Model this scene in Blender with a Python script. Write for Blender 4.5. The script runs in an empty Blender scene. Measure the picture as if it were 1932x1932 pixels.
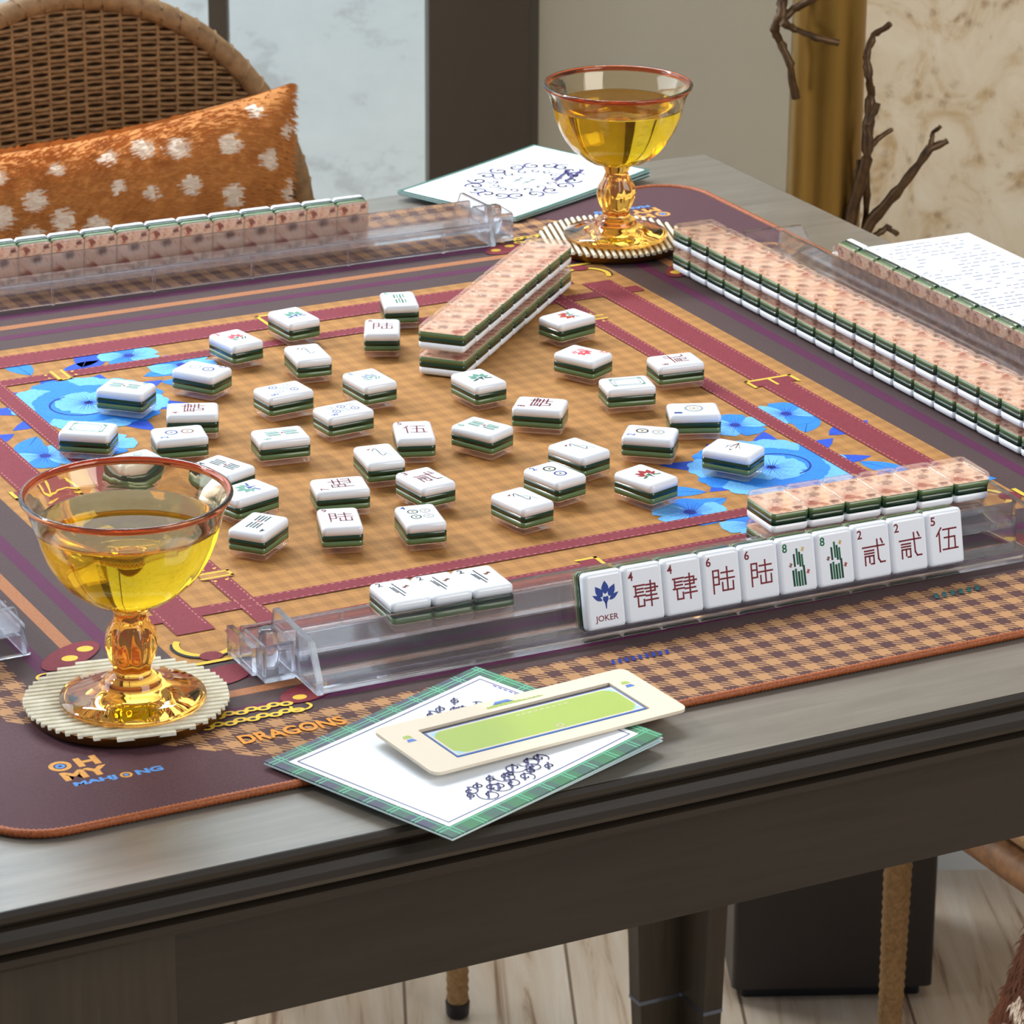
import bpy, bmesh, math, random
from mathutils import Matrix, Vector
R = random.Random(7)
PI = math.pi
SC = bpy.context.scene
COL = SC.collection
Z0 = 0.76                                   # height of the mat's printed surface

# ------------------------------------------------------------------ camera
cam_d = bpy.data.cameras.new('camera'); cam = bpy.data.objects.new('camera', cam_d); COL.objects.link(cam)
rx = Vector((0.89028497, -0.45537743, 0.00490703)); ux = Vector((0.15776244, 0.31850533, 0.93470068)); fx = Vector((0.42720451, 0.83137582, -0.35540196))
cam.matrix_world = Matrix(((rx.x, ux.x, -fx.x, -0.86712394), (rx.y, ux.y, -fx.y, -1.80136276), (rx.z, ux.z, -fx.z, Z0 + 0.7126308), (0, 0, 0, 1)))
cam_d.sensor_width = 36; cam_d.lens = 6944.32 / 1932 * 36; cam_d.clip_start = 0.1; cam_d.clip_end = 60
cam_d.dof.use_dof = True; cam_d.dof.focus_distance = 1.95; cam_d.dof.aperture_fstop = 40
SC.camera = cam
# ------------------------------------------------------------------ light and exposure
W = bpy.data.worlds.new('sky'); SC.world = W; W.use_nodes = True
bg = W.node_tree.nodes['Background']; bg.inputs[0].default_value = (0.78, 0.88, 1.0, 1); bg.inputs[1].default_value = 0.52
TH = math.radians(24.3); E1 = Vector((math.cos(TH), -math.sin(TH), 0)); E2 = Vector((math.sin(TH), math.cos(TH), 0))
def rm(a, d, z): return E1 * a + E2 * d + Vector((0, 0, z))      # a point of the room: along the back wall, depth, height
def sun(direction, energy, ang, color):
    l = bpy.data.lights.new('sun', 'SUN'); l.energy = energy; l.angle = math.radians(ang); l.color = color
    o = bpy.data.objects.new('sun', l); COL.objects.link(o); o.rotation_euler = Vector(direction).to_track_quat('-Z', 'Y').to_euler(); return o
def area(loc, target, sx, sy, energy, color):
    l = bpy.data.lights.new('window_and_fill_light', 'AREA'); l.shape = 'RECTANGLE'; l.size = sx; l.size_y = sy; l.energy = energy; l.color = color
    o = bpy.data.objects.new('window_and_fill_light', l); COL.objects.link(o); o.location = loc
    o.rotation_euler = (Vector(target) - Vector(loc)).to_track_quat('-Z', 'Y').to_euler(); return o
sun((0.62, -0.62, -0.66), 2.0, 5, (1.0, 0.95, 0.88))
area(rm(-2.6, 0.9, 1.6), (0, 0, 0.76), 2.2, 1.8, 62, (0.84, 0.92, 1.0))
area(rm(1.9, -1.6, 2.2), rm(0.25, 1.3, 1.25), 1.6, 1.6, 62, (1.0, 0.95, 0.88))  # added warm fill from the right, aimed to brighten the back wall; no window there
area(rm(-0.5, 1.72, 3.1), rm(-0.5, 2.05, 0.6), 2.6, 0.3, 185, (0.90, 0.96, 1.0))  # added lamp outside the pane, above the exterior wall, to brighten that wall
SC.view_settings.view_transform = 'Standard'; SC.view_settings.look = 'None'; SC.view_settings.gamma = 1
SC.view_settings.use_curve_mapping = False; SC.view_settings.exposure = -0.40
SC.cycles.max_bounces = 16; SC.cycles.transmission_bounces = 14; SC.cycles.transparent_max_bounces = 12; SC.cycles.glossy_bounces = 6
SC.cycles.sample_clamp_indirect = 6.0; SC.cycles.caustics_reflective = True; SC.cycles.caustics_refractive = True; SC.cycles.blur_glossy = 0.6
try: SC.cycles.use_denoising = True
except Exception: pass

# ------------------------------------------------------------------ materials
def lin(c):
    return tuple(((v / 255) / 12.92 if v / 255 <= 0.04045 else (((v / 255) + 0.055) / 1.055) ** 2.4) for v in c) + (1,)
def mat(name, c, rough=0.5, metal=0.0, trans=0.0, ior=1.45, coat=0.0, spec=0.5, sheen=0.0):
    m = bpy.data.materials.new(name); m.use_nodes = True; b = m.node_tree.nodes['Principled BSDF']
    b.inputs['Base Color'].default_value = lin(c); b.inputs['Roughness'].default_value = rough; b.inputs['Metallic'].default_value = metal
    b.inputs['Transmission Weight'].default_value = trans; b.inputs['IOR'].default_value = ior; b.inputs['Coat Weight'].default_value = coat; b.inputs['Coat Roughness'].default_value = min(0.26, rough)
    b.inputs['Specular IOR Level'].default_value = spec; b.inputs['Sheen Weight'].default_value = sheen
    m.diffuse_color = lin(c); return m
class NT:
    def __init__(s, m): s.t = m.node_tree; s.b = s.t.nodes['Principled BSDF']
    def n(s, typ, **kw):
        x = s.t.nodes.new(typ)
        for k, v in kw.items(): setattr(x, k, v)
        return x
    def l(s, a, b): s.t.links.new(a, b)
    def coord(s, scale=(1, 1, 1), rot=(0, 0, 0)):
        c = s.n('ShaderNodeTexCoord'); mp = s.n('ShaderNodeMapping'); mp.inputs['Scale'].default_value = scale; mp.inputs['Rotation'].default_value = rot
        s.l(c.outputs['Object'], mp.inputs['Vector']); return mp.outputs[0]
    def noise(s, vec, scale, detail=4, rough=0.55, dist=0.0):
        x = s.n('ShaderNodeTexNoise'); x.inputs['Scale'].default_value = scale; x.inputs['Detail'].default_value = detail
        x.inputs['Roughness'].default_value = rough; x.inputs['Distortion'].default_value = dist; s.l(vec, x.inputs['Vector']); return x.outputs['Fac']
    def ramp(s, fac, stops, interp='LINEAR'):
        x = s.n('ShaderNodeValToRGB'); e = x.color_ramp; e.interpolation = interp
        while len(e.elements) < len(stops): e.elements.new(0.5)
        for el, (p, c) in zip(e.elements, stops): el.position = p; el.color = lin(c)
        s.l(fac, x.inputs[0]); return x.outputs[0]
    def math(s, op, a, b=None, clamp=False):
        x = s.n('ShaderNodeMath', operation=op); x.use_clamp = clamp
        for i, v in enumerate((a, b)):
            if v is None: continue
            if isinstance(v, (int, float)): x.inputs[i].default_value = v
            else: s.l(v, x.inputs[i])
        return x.outputs[0]
    def mix(s, fac, a, b):
        x = s.n('ShaderNodeMix', data_type='RGBA')
        if isinstance(fac, (int, float)): x.inputs[0].default_value = fac
        else: s.l(fac, x.inputs[0])
        for i, v in ((6, a), (7, b)):
            if isinstance(v, tuple): x.inputs[i].default_value = lin(v)
            else: s.l(v, x.inputs[i])
        return x.outputs[2]
    def base(s, c): s.l(c, s.b.inputs['Base Color'])
    def bump(s, h, strength=0.3, dist=0.001):
        x = s.n('ShaderNodeBump'); x.inputs['Strength'].default_value = strength; x.inputs['Distance'].default_value = dist
        s.l(h, x.inputs['Height']); s.l(x.outputs[0], s.b.inputs['Normal'])
def wood(name, c1, c2, scale, rough, stretch=(1, 14, 14), coat=0.0):
    m = mat(name, c1, rough, coat=coat); t = NT(m); v = t.coord(stretch); f = t.noise(v, scale, 6, 0.6, 0.4)
    t.base(t.ramp(f, [(0.3, c1), (0.7, c2)])); t.bump(f, 0.12, 0.0006); return m
def mottled(name, c1, c2, scale, rough, bump=0.0, **kw):
    m = mat(name, c1, rough, **kw); t = NT(m); f = t.noise(t.coord(), scale, 5, 0.6); t.base(t.ramp(f, [(0.3, c1), (0.7, c2)]))
    if bump: t.bump(f, bump, 0.001)
    return m
def hound(name, dark, light, cell, mixed=1.0, cloth_scale=900, under=None):
    """woven houndstooth check; cell is the width of one check in metres"""
    m = mat(name, light, 0.75, spec=0.25); t = NT(m); c = t.n('ShaderNodeTexCoord'); sp = t.n('ShaderNodeSeparateXYZ'); t.l(c.outputs['Object'], sp.inputs[0])
    u = t.math('DIVIDE', sp.outputs[0], cell); v = t.math('DIVIDE', sp.outputs[1], cell)
    fr = lambda a: t.math('FRACT', t.math('ADD', a, 200.0))
    wu = t.math('LESS_THAN', fr(t.math('MULTIPLY', u, 0.5)), 0.5); wv = t.math('LESS_THAN', fr(t.math('MULTIPLY', v, 0.5)), 0.5)
    tw = t.math('LESS_THAN', fr(t.math('MULTIPLY', t.math('ADD', u, v), 2.0)), 0.5)
    d = t.math('ADD', t.math('MULTIPLY', wu, tw), t.math('MULTIPLY', wv, t.math('SUBTRACT', 1.0, tw)))
    col = t.mix(t.math('MULTIPLY', d, mixed), light, dark)
    f = t.noise(t.coord((1, 1, 1)), cloth_scale, 2, 0.5); col = t.mix(t.math('MULTIPLY', f, 0.16), col, (60, 40, 30)); t.base(col); t.bump(f, 0.12, 0.0004); return m

M = {}
M['hound'] = hound('houndstooth_border', (84, 56, 56), (178, 134, 92), 0.0069)
M['field'] = hound('tan_field', (122, 82, 46), (178, 128, 72), 0.0056, 0.45)
for k, c in {'dark': (80, 62, 62), 'corner': (88, 58, 66), 'purple': (92, 32, 72), 'orange': (170, 112, 74), 'maroon': (132, 48, 60), 'fob': (128, 42, 54),
             'gold': (238, 196, 70), 'stitch': (205, 140, 130), 'black': (40, 38, 44), 'blue1': (116, 190, 255), 'blue2': (50, 138, 238), 'blue3': (40, 84, 206), 'blue4': (30, 50, 150),
             'lorange': (226, 164, 88), 'lblue': (94, 156, 232), 'dragon': (240, 158, 62), 'teal': (30, 90, 90)}.items():
    m = mat('print_' + k, c, 0.72, spec=0.25); t = NT(m); f = t.noise(t.coord(), 700, 3, 0.6)
    c2 = tuple(int(v * 0.80) for v in c); t.base(t.ramp(f, [(0.25, c), (0.85, c2)])); t.bump(f, 0.1, 0.0004); M[k] = m
M['edge'] = mottled('edge_thread', (176, 96, 48), (120, 58, 30), 900, 0.5, spec=0.4)
M['white'] = mat('white_tile', (230, 235, 243), 0.16, coat=0.35); M['dkgreen'] = mat('dark_green_acrylic', (20, 52, 32), 0.14, coat=0.3)
M['ltgreen'] = mat('light_green_acrylic', (92, 116, 76), 0.14, coat=0.3); M['clear'] = None
m = mat('marbled_print', (240, 205, 180), 0.35); t = NT(m); v = t.coord((1, 1, 1)); n1 = t.noise(v, 330, 5, 0.65, 1.4); n2 = t.noise(v, 120, 4, 0.6, 2.2); n3 = t.noise(v, 420, 3, 0.6)
c = t.ramp(n2, [(0.34, (250, 216, 194)), (0.52, (255, 230, 210)), (0.60, (244, 192, 164)), (0.69, (214, 122, 88)), (0.80, (150, 64, 40))])
c = t.mix(t.ramp(n1, [(0.57, (0, 0, 0)), (0.66, (200, 200, 200))]), c, (206, 110, 78))
for sx_, sy_, sr_, cc_ in ((-.001, .0030, .0044, (104, 42, 28)), (.0055, -.0085, .0046, (164, 62, 36)), (-.0062, -.0105, .0034, (120, 44, 30)), (.0060, .0100, .0028, (150, 70, 44)), (-.0075, .0112, .0022, (120, 50, 34)), (.001, -.0120, .0028, (170, 70, 44))):
    vd = t.n('ShaderNodeVectorMath', operation='DISTANCE'); t.l(v, vd.inputs[0]); vd.inputs[1].default_value = (sx_, sy_, 0.0042)
    d_ = t.math('DIVIDE', t.math('ADD', vd.outputs['Value'], t.math('MULTIPLY', t.math('SUBTRACT', n3, 0.5), 0.0075)), sr_)
    c = t.mix(t.ramp(d_, [(0.55, (250, 250, 250)), (1.05, (0, 0, 0))]), c, cc_)
t.base(c); M['marble'] = m
for k, c in {'red': (150, 30, 40), 'crak': (118, 34, 44), 'green': (22, 104, 66), 'dgreen': (20, 60, 48), 'navy': (44, 68, 146), 'ink': (34, 34, 42), 'pink': (206, 72, 84), 'grey': (150, 160, 172),
             'brown': (130, 84, 70), 'gold2': (206, 176, 110), 'jade': (96, 150, 132), 'rust': (172, 66, 52)}.items(): M['i_' + k] = mat('ink_' + k, c, 0.3)
def see_through(name, c, ior, clear, milky):
    m = mat(name, c, 0.02, trans=1.0, ior=ior); t = m.node_tree; b = t.nodes['Principled BSDF']; o = t.nodes['Material Output']
    tr = t.nodes.new('ShaderNodeBsdfTransparent'); tr.inputs[0].default_value = lin(c); df = t.nodes.new('ShaderNodeBsdfDiffuse'); df.inputs[0].default_value = lin((236, 240, 250))
    a = t.nodes.new('ShaderNodeMixShader'); a.inputs[0].default_value = clear; t.links.new(b.outputs[0], a.inputs[1]); t.links.new(tr.outputs[0], a.inputs[2])
    e = t.nodes.new('ShaderNodeMixShader'); e.inputs[0].default_value = milky; t.links.new(a.outputs[0], e.inputs[1]); t.links.new(df.outputs[0], e.inputs[2])
    t.links.new(e.outputs[0], o.inputs['Surface']); return m
M['acrylic'] = see_through('clear_acrylic', (250, 251, 255), 1.42, 0.14, 0.012)
M['clear'] = see_through('clear_acrylic_back', (255, 250, 246), 1.45, 0.72, 0.025)
M['glass'] = mat('pale_amber_glass', (255, 240, 208), 0.0, trans=1.0, ior=1.48); M['amber'] = mat('amber_glass', (255, 186, 78), 0.0, trans=1.0, ior=1.48)
M['rim'] = mat('amber_rim_glass', (214, 104, 50), 0.0, trans=1.0, ior=1.48); M['drink'] = mat('golden_drink', (255, 232, 66), 0.0, trans=1.0, ior=1.33)
M['tabletop'] = wood('grey_stained_top', (100, 94, 86), (122, 116, 107), 9, 0.34, (1, 10, 10), 0.45)
M['tablewood'] = wood('dark_stained_wood', (33, 26, 19), (43, 35, 26), 12, 0.36, (1, 16, 16)); M['legwood'] = wood('dark_leg_wood', (44, 37, 28), (58, 49, 38), 12, 0.42, (16, 16, 1))
M['metal'] = mat('ferrule_metal', (120, 130, 150), 0.3, 1.0)
M['ridge'] = mottled('cream_ridges', (232, 230, 214), (205, 200, 178), 160, 0.4); M['brass'] = mat('dark_brass', (120, 84, 40), 0.35, 0.9)
M['card'] = mat('card_white', (238, 242, 247), 0.45); M['plaid'] = None; M['beige'] = mat('card_beige', (222, 208, 186), 0.5); M['lime'] = mat('card_green', (160, 182, 78), 0.4)
M['cblue'] = mat('card_blue', (62, 110, 186), 0.5); M['clblue'] = mat('card_light_blue', (160, 200, 236), 0.5); M['page'] = mat('page_edge', (206, 228, 230), 0.5)
M['cnavy'] = mat('card_navy', (66, 60, 120), 0.5); M['cviolet'] = mat('card_violet', (84, 70, 166), 0.5); M['cgreen'] = mat('card_deep_green', (52, 98, 88), 0.5); M['ctext'] = mat('card_text', (84, 96, 140), 0.5); M['slot'] = mat('card_slot', (52, 44, 40), 0.6)
m = mat('plaid', (50, 66, 84), 0.5); t = NT(m); c = t.n('ShaderNodeTexCoord'); sp = t.n('ShaderNodeSeparateXYZ'); t.l(c.outputs['Object'], sp.inputs[0])
fr = lambda a, s: t.math('FRACT', t.math('ADD', t.math('DIVIDE', a, s), 50.0))
a = t.math('LESS_THAN', fr(sp.outputs[0], 0.030), 0.5); b = t.math('LESS_THAN', fr(sp.outputs[1], 0.030), 0.5)
c = t.mix(t.math('MULTIPLY', t.math('ADD', a, b), 0.5), (52, 54, 80), (34, 104, 62))
for ax in (0, 1):
    for off in (0.0, 0.0022):
        ln = t.math('LESS_THAN', t.math('FRACT', t.math('ADD', t.math('DIVIDE', t.math('ADD', sp.outputs[ax], off), 0.015), 50.3)), 0.05)
        c = t.mix(ln, c, (80, 170, 130))
t.base(c); M['plaid'] = m
M['rope'] = mottled('twisted_rope', (170, 134, 88), (128, 96, 56), 260, 0.7); M['rattan'] = mottled('rattan', (158, 122, 82), (120, 90, 58), 120, 0.6); M['darkrattan'] = mottled('dark_rattan', (132, 92, 54), (96, 62, 34), 120, 0.6); M['lining'] = mottled('woven_lining', (96, 70, 44), (74, 52, 32), 200, 0.8); M['foot'] = mat('black_foot', (26, 26, 32), 0.4)
M['fur'] = mottled('brown_fur', (206, 138, 72), (176, 108, 52), 60, 0.85); M['furw'] = mat('white_fur', (232, 214, 196), 0.8); M['furd'] = mottled('dark_brown_fur', (108, 58, 30), (76, 40, 20), 60, 0.8)
M['seat'] = mottled('seat_fabric', (196, 186, 168), (176, 164, 146), 200, 0.9)
M['goldcol'] = mottled('brushed_gold', (152, 118, 58), (146, 112, 52), 3, 0.36, metal=0.85); M['bronze'] = mottled('bronze_twig', (104, 76, 46), (66, 48, 32), 90, 0.45, bump=0.5, metal=0.5)
M['plinth'] = mottled('dark_plinth', (52, 42, 38), (44, 38, 34), 12, 0.45)
M['wall'] = mottled('beige_paint', (232, 227, 212), (226, 221, 206), 3, 0.8); M['taupe'] = mottled('taupe_frame', (86, 76, 64), (80, 70, 60), 4, 0.55); M['greyframe'] = mat('grey_frame', (104, 98, 88), 0.5)
M['basewhite'] = mat('baseboard_white', (232, 234, 232), 0.5); M['pane'] = mat('window_pane', (250, 253, 255), 0.0, trans=1.0, ior=1.05)
m = mat('exterior_stucco', (226, 234, 238), 0.9); t = NT(m); f = t.noise(t.coord((1, 1, 1.6)), 13, 5, 0.65); t.base(t.ramp(f, [(0.34, (204, 210, 214)), (0.44, (224, 233, 237)), (0.8, (232, 240, 244))])); M['ext'] = m
m = mat('burl_veneer', (206, 186, 150), 0.5); t = NT(m); v = t.coord(); n1 = t.noise(v, 15, 5, 0.6, 1.6); n2 = t.noise(v, 70, 4, 0.7, 0.8)
c = t.ramp(n1, [(0.3, (234, 222, 198)), (0.52, (222, 204, 174)), (0.64, (198, 168, 122)), (0.78, (160, 124, 76))])
vo = t.n('ShaderNodeTexVoronoi'); vo.inputs['Scale'].default_value = 75; t.l(v, vo.inputs['Vector'])
sp_ = t.math('MULTIPLY', t.ramp(t.math('ADD', vo.outputs['Distance'], t.math('MULTIPLY', n2, 0.7)), [(0.42, (255, 255, 255)), (0.74, (0, 0, 0))]), t.ramp(n1, [(0.46, (0, 0, 0)), (0.56, (255, 255, 255))]))
c = t.mix(t.math('MULTIPLY', sp_, 0.72), c, (134, 92, 46)); c = t.mix(t.math('MULTIPLY', n2, 0.25), c, (232, 220, 196)); t.base(c); M['burl'] = m
m = mat('oak_floor', (196, 178, 156), 0.45); t = NT(m); v = t.coord((1, 1, 1), (0, 0, math.radians(24.3))); sp = t.n('ShaderNodeSeparateXYZ'); t.l(v, sp.inputs[0])
pl = t.math('FRACT', t.math('ADD', t.math('DIVIDE', sp.outputs[0], 0.14), 50.0)); idn = t.math('FLOOR', t.math('DIVIDE', sp.outputs[0], 0.14))
cmb = t.n('ShaderNodeCombineXYZ'); t.l(t.math('MULTIPLY', sp.outputs[0], 16.0), cmb.inputs[0]); t.l(t.math('ADD', sp.outputs[1], t.math('MULTIPLY', idn, 3.7)), cmb.inputs[1])
f = t.noise(cmb.outputs[0], 3.2, 5, 0.6, 0.8); c = t.ramp(f, [(0.32, (140, 106, 80)), (0.44, (204, 182, 156)), (0.75, (224, 210, 192))])
c = t.mix(t.math('LESS_THAN', pl, 0.02), c, (120, 98, 78)); t.base(c); M['floor'] = m

# ------------------------------------------------------------------ mesh helpers
class MB:
    def __init__(s): s.v = []; s.f = []; s.mi = []; s.mats = []; s.smooth = []
    def slot(s, m):
        if m not in s.mats: s.mats.append(m)
        return s.mats.index(m)
    def add(s, vs, fs, m, smooth=False, mx=None):
        o = len(s.v)
        s.v += [tuple(mx @ Vector(p)) if mx is not None else tuple(p) for p in vs]
        k = s.slot(m)
        for f in fs: s.f.append([i + o for i in f]); s.mi.append(k); s.smooth.append(smooth)
    def poly(s, pts, z, m, mx=None): s.add([(p[0], p[1], z) for p in pts], [list(range(len(pts)))], m, False, mx)
    def box(s, lo, hi, m, mx=None):
        (a, b, c), (d, e, g) = lo, hi
        s.add([(a, b, c), (d, b, c), (d, e, c), (a, e, c), (a, b, g), (d, b, g), (d, e, g), (a, e, g)],
              [[3, 2, 1, 0], [4, 5, 6, 7], [0, 1, 5, 4], [1, 2, 6, 5], [2, 3, 7, 6], [3, 0, 4, 7]], m, False, mx)
    def loft(s, rings, m, smooth=False, cap=True, mx=None):
        n = len(rings[0]); vs = [p for r in rings for p in r]; fs = []
        for i in range(len(rings) - 1):
            for j in range(n): fs.append([i * n + j, i * n + (j + 1) % n, (i + 1) * n + (j + 1) % n, (i + 1) * n + j])
        s.add(vs, fs, m, smooth, mx)
        if cap: s.add(rings[0], [list(range(n))[::-1]], m, False, mx); s.add(rings[-1], [list(range(n))], m, False, mx)
    def tube(s, pts, rad, m, n=6, closed=False, mx=None, up=Vector((0, 0, 1))):
        P = [Vector(p) for p in pts]; rings = []; L = len(P)
        for i in range(L):
            d = (P[(i + 1) % L] - P[i - 1]) if closed else (P[min(i + 1, L - 1)] - P[max(i - 1, 0)])
            d.normalize(); a = d.cross(up)
            if a.length < 1e-4: a = d.cross(Vector((1, 0, 0)))
            a.normalize(); b = a.cross(d); r = rad[i] if isinstance(rad, (list, tuple)) else rad
            rings.append([P[i] + (a * math.cos(2 * PI * k / n) + b * math.sin(2 * PI * k / n)) * r for k in range(n)])
        if closed: rings.append(rings[0])
        s.loft(rings, m, True, not closed, mx)
    def extrude(s, prof, axis_pts, m, smooth=False): s.loft([[p(q) for q in prof] for p in axis_pts], m, smooth)
    def build(s, name, parent=None, loc=None):
        me = bpy.data.meshes.new(name); me.from_pydata(s.v, [], s.f)
        for m in s.mats: me.materials.append(m)
        me.polygons.foreach_set('material_index', s.mi); me.polygons.foreach_set('use_smooth', s.smooth)
        me.update()
        o = bpy.data.objects.new(name, me); COL.objects.link(o)
        if parent is not None: o.parent = parent
        if loc: o.location = loc
        return o
def weld(o, normals=True):
    bm = bmesh.new(); bm.from_mesh(o.data); bmesh.ops.remove_doubles(bm, verts=bm.verts, dist=1e-6)
    if normals: bmesh.ops.recalc_face_normals(bm, faces=bm.faces)
    bm.to_mesh(o.data); bm.free(); return o
def link_mesh(name, me, parent):
    o = bpy.data.objects.new(name, me); COL.objects.link(o); o.parent = parent; return o
def tag(o, label, cat, group=None):
    o['label'] = label; o['category'] = cat
    if group: o['group'] = group
    return o
def struct(o): o['kind'] = 'structure'; return o
def empty(name, loc=(0, 0, 0), rz=0.0):
    o = bpy.data.objects.new(name, None); o.empty_display_size = 0.02; COL.objects.link(o); o.location = loc; o.rotation_euler = (0, 0, rz); return o
def copy_tree(o, parent=None):
    c = o.copy(); COL.objects.link(c)
    if parent is not None: c.parent = parent
    for ch in list(o.children): copy_tree(ch, c)
    return c
def rrect(w, h, r, z, n=4, cx=0, cy=0):
    pts = []
    for sx, sy, a0 in ((1, 1, 0), (-1, 1, 90), (-1, -1, 180), (1, -1, 270)):
        for k in range(n + 1):
            a = math.radians(a0 + 90 * k / n); pts.append((cx + sx * (w / 2 - r) + r * math.cos(a), cy + sy * (h / 2 - r) + r * math.sin(a), z))
    return pts
def stroke(mb, pts, w, z, m, mx=None, cap=True):
    for (x0, y0), (x1, y1) in zip(pts[:-1], pts[1:]):
        d = math.hypot(x1 - x0, y1 - y0)
        if d < 1e-9: continue
        tx, ty = (x1 - x0) / d, (y1 - y0) / d; e = w / 2 if cap else 0; nx, ny = -ty * w / 2, tx * w / 2
        a = (x0 - tx * e, y0 - ty * e); b = (x1 + tx * e, y1 + ty * e)
        mb.poly([(a[0] - nx, a[1] - ny), (b[0] - nx, b[1] - ny), (b[0] + nx, b[1] + ny), (a[0] + nx, a[1] + ny)], z, m, mx)
def ring(mb, cx, cy, r0, r1, z, m, n=24, ax=1.0, mx=None, a0=0, a1=360):
    for k in range(n):
        p, q = math.radians(a0 + (a1 - a0) * k / n), math.radians(a0 + (a1 - a0) * (k + 1) / n)
        mb.poly([(cx + r0 * math.cos(p), cy + r0 * ax * math.sin(p)), (cx + r1 * math.cos(p), cy + r1 * ax * math.sin(p)), (cx + r1 * math.cos(q), cy + r1 * ax * math.sin(q)), (cx + r0 * math.cos(q), cy + r0 * ax * math.sin(q))], z, m, mx)
def disc(mb, cx, cy, r, z, m, ax=1.0, n=18, mx=None, rot=0.0):
    c, s = math.cos(rot), math.sin(rot)
    mb.poly([(cx + r * math.cos(2 * PI * k / n) * c - r * ax * math.sin(2 * PI * k / n) * s, cy + r * math.cos(2 * PI * k / n) * s + r * ax * math.sin(2 * PI * k / n) * c) for k in range(n)], z, m, mx)
_txt = {}
def text_geo(s, bold=0.0):
    if (s, bold) not in _txt:
        cu = bpy.data.curves.new('lettering', 'FONT'); cu.body = s; cu.offset = bold; cu.resolution_u = 3
        o = bpy.data.objects.new('lettering', cu); COL.objects.link(o); bpy.context.view_layer.update()
        me = o.evaluated_get(bpy.context.evaluated_depsgraph_get()).to_mesh()
        vs = [tuple(v.co) for v in me.vertices]; fs = [list(p.vertices) for p in me.polygons]; o.to_mesh_clear()
        bpy.data.objects.remove(o); bpy.data.curves.remove(cu)
        x0 = min(v[0] for v in vs); x1 = max(v[0] for v in vs); y0 = min(v[1] for v in vs); y1 = max(v[1] for v in vs)
        _txt[(s, bold)] = ([((v[0] - x0) / (x1 - x0), (v[1] - y0) / (y1 - y0), 0) for v in vs], fs)
    return _txt[(s, bold)]
def text(mb, s, x0, x1, y0, y1, z, m, mx=None, bold=0.02):
    vs, fs = text_geo(s, bold)
    mb.add([(x0 + v[0] * (x1 - x0), y0 + v[1] * (y1 - y0), z) for v in vs], fs, m, False, mx)
def rotz(deg, c=(0, 0)): return Matrix.Translation((c[0], c[1], 0)) @ Matrix.Rotation(math.radians(deg), 4, 'Z')

# ------------------------------------------------------------------ the room
mb = MB(); mb.box((-3.5, -3.2, -0.05), (3.5, 4.5, 0), M['floor']); struct(mb.build('floor'))
RM = Matrix.Rotation(-TH, 4, 'Z')
def room_box(name, a0, a1, d0, d1, z0, z1, m, parent=None):
    mb = MB(); mb.box((a0, d0, z0), (a1, d1, z1), m); o = mb.build(name, parent); o.matrix_world = RM if parent is None else Matrix.Identity(4); return o
struct(room_box('wall_back', 0.151, 1.9, 1.50, 1.60, 0, 2.6, M['wall']))
struct(room_box('trim_1', 0.044, 0.1405, 1.47, 1.62, 0, 2.6, M['taupe']))
struct(room_box('trim_2', 0.1405, 0.151, 1.485, 1.6, 0, 2.6, M['greyframe']))
wn = empty('window_1'); wn.rotation_euler = (0, 0, -TH); struct(wn)
mb = MB(); mb.box((-1.9, 1.54, 0.05), (0.044, 1.546, 2.55), M['pane']); mb.build('window_pane', wn)
mb = MB(); mb.box((-0.1678, 1.50, 0.05), (-0.1498, 1.58, 2.55), M['taupe']); mb.build('window_mullion', wn)
mb = MB(); mb.box((-1.9, 1.50, 0.0), (0.044, 1.58, 0.06), M['taupe']); mb.build('window_sill', wn)
struct(room_box('wall_exterior', -3.2, 1.2, 2.05, 2.15, 0, 3.4, M['ext']))
struct(room_box('wall_right', 0.372, 1.9, 0.96, 0.985, 0.09, 2.6, M['burl']))
struct(room_box('baseboard_right', 0.372, 1.9, 0.952, 0.987, 0, 0.09, M['basewhite']))

# ------------------------------------------------------------------ gold floor lamp column on a dark plinth, with bronze twigs
lp = empty('branch_sculpture', rm(0.3579, 0.797, 0), -TH)
tag(lp, 'gold column with bronze twigs on a dark square plinth behind the table corner', 'sculpture')
mb = MB(); mb.loft([rrect(0.168, 0.168, 0.006, z) for z in (0.012, 0.50)], M['plinth']); mb.build('plinth', lp)
mb = MB(); mb.loft([rrect(0.15, 0.15, 0.004, z) for z in (0, 0.012)], M['foot']); mb.build('plinth_foot', lp)
CX = -0.0205                                   # the column axis, off the plinth centre
mb = MB(); n = 40
prof = [(0.50, 0.040), (0.56, 0.0335), (0.64, 0.0302), (0.70, 0.0292), (0.80, 0.0288), (2.2, 0.0288)]
mb.loft([[(CX + r * math.cos(2 * PI * k / n), r * math.sin(2 * PI * k / n), z) for k in range(n)] for z, r in prof], M['goldcol'], True); mb.build('column', lp)
def twig(pts, r0, r1, dy):
    r0 *= 0.88; r1 *= 0.85
    P = [(a - 0.3579, dy + 0.004 * math.sin(i * 2.1), Z0 + z) for i, (a, z) in enumerate(pts)]; Q = []
    for i in range(len(P) - 1):
        for k in range(5):
            u = k / 5; Q.append(tuple(P[i][j] * (1 - u) + P[i + 1][j] * u for j in range(3)))
    Q.append(P[-1]); n = len(Q)
    Q = [(x + R.uniform(-.0005, .0005), y, z + R.uniform(-.0005, .0005)) for x, y, z in Q]
    rad = [(r0 + (r1 - r0) * i / n) * R.uniform(0.82, 1.22) for i in range(n)]
    mb = MB(); mb.tube(Q, rad, M['bronze'], 8); return mb.build('twig', lp)
twig([(0.300, 0.20), (0.2973, 0.0788), (0.2956, 0.0664), (0.2911, 0.054), (0.2963, 0.0436), (0.3035, 0.028), (0.309, 0.0)], 0.005, 0.0035, -0.030)
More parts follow.
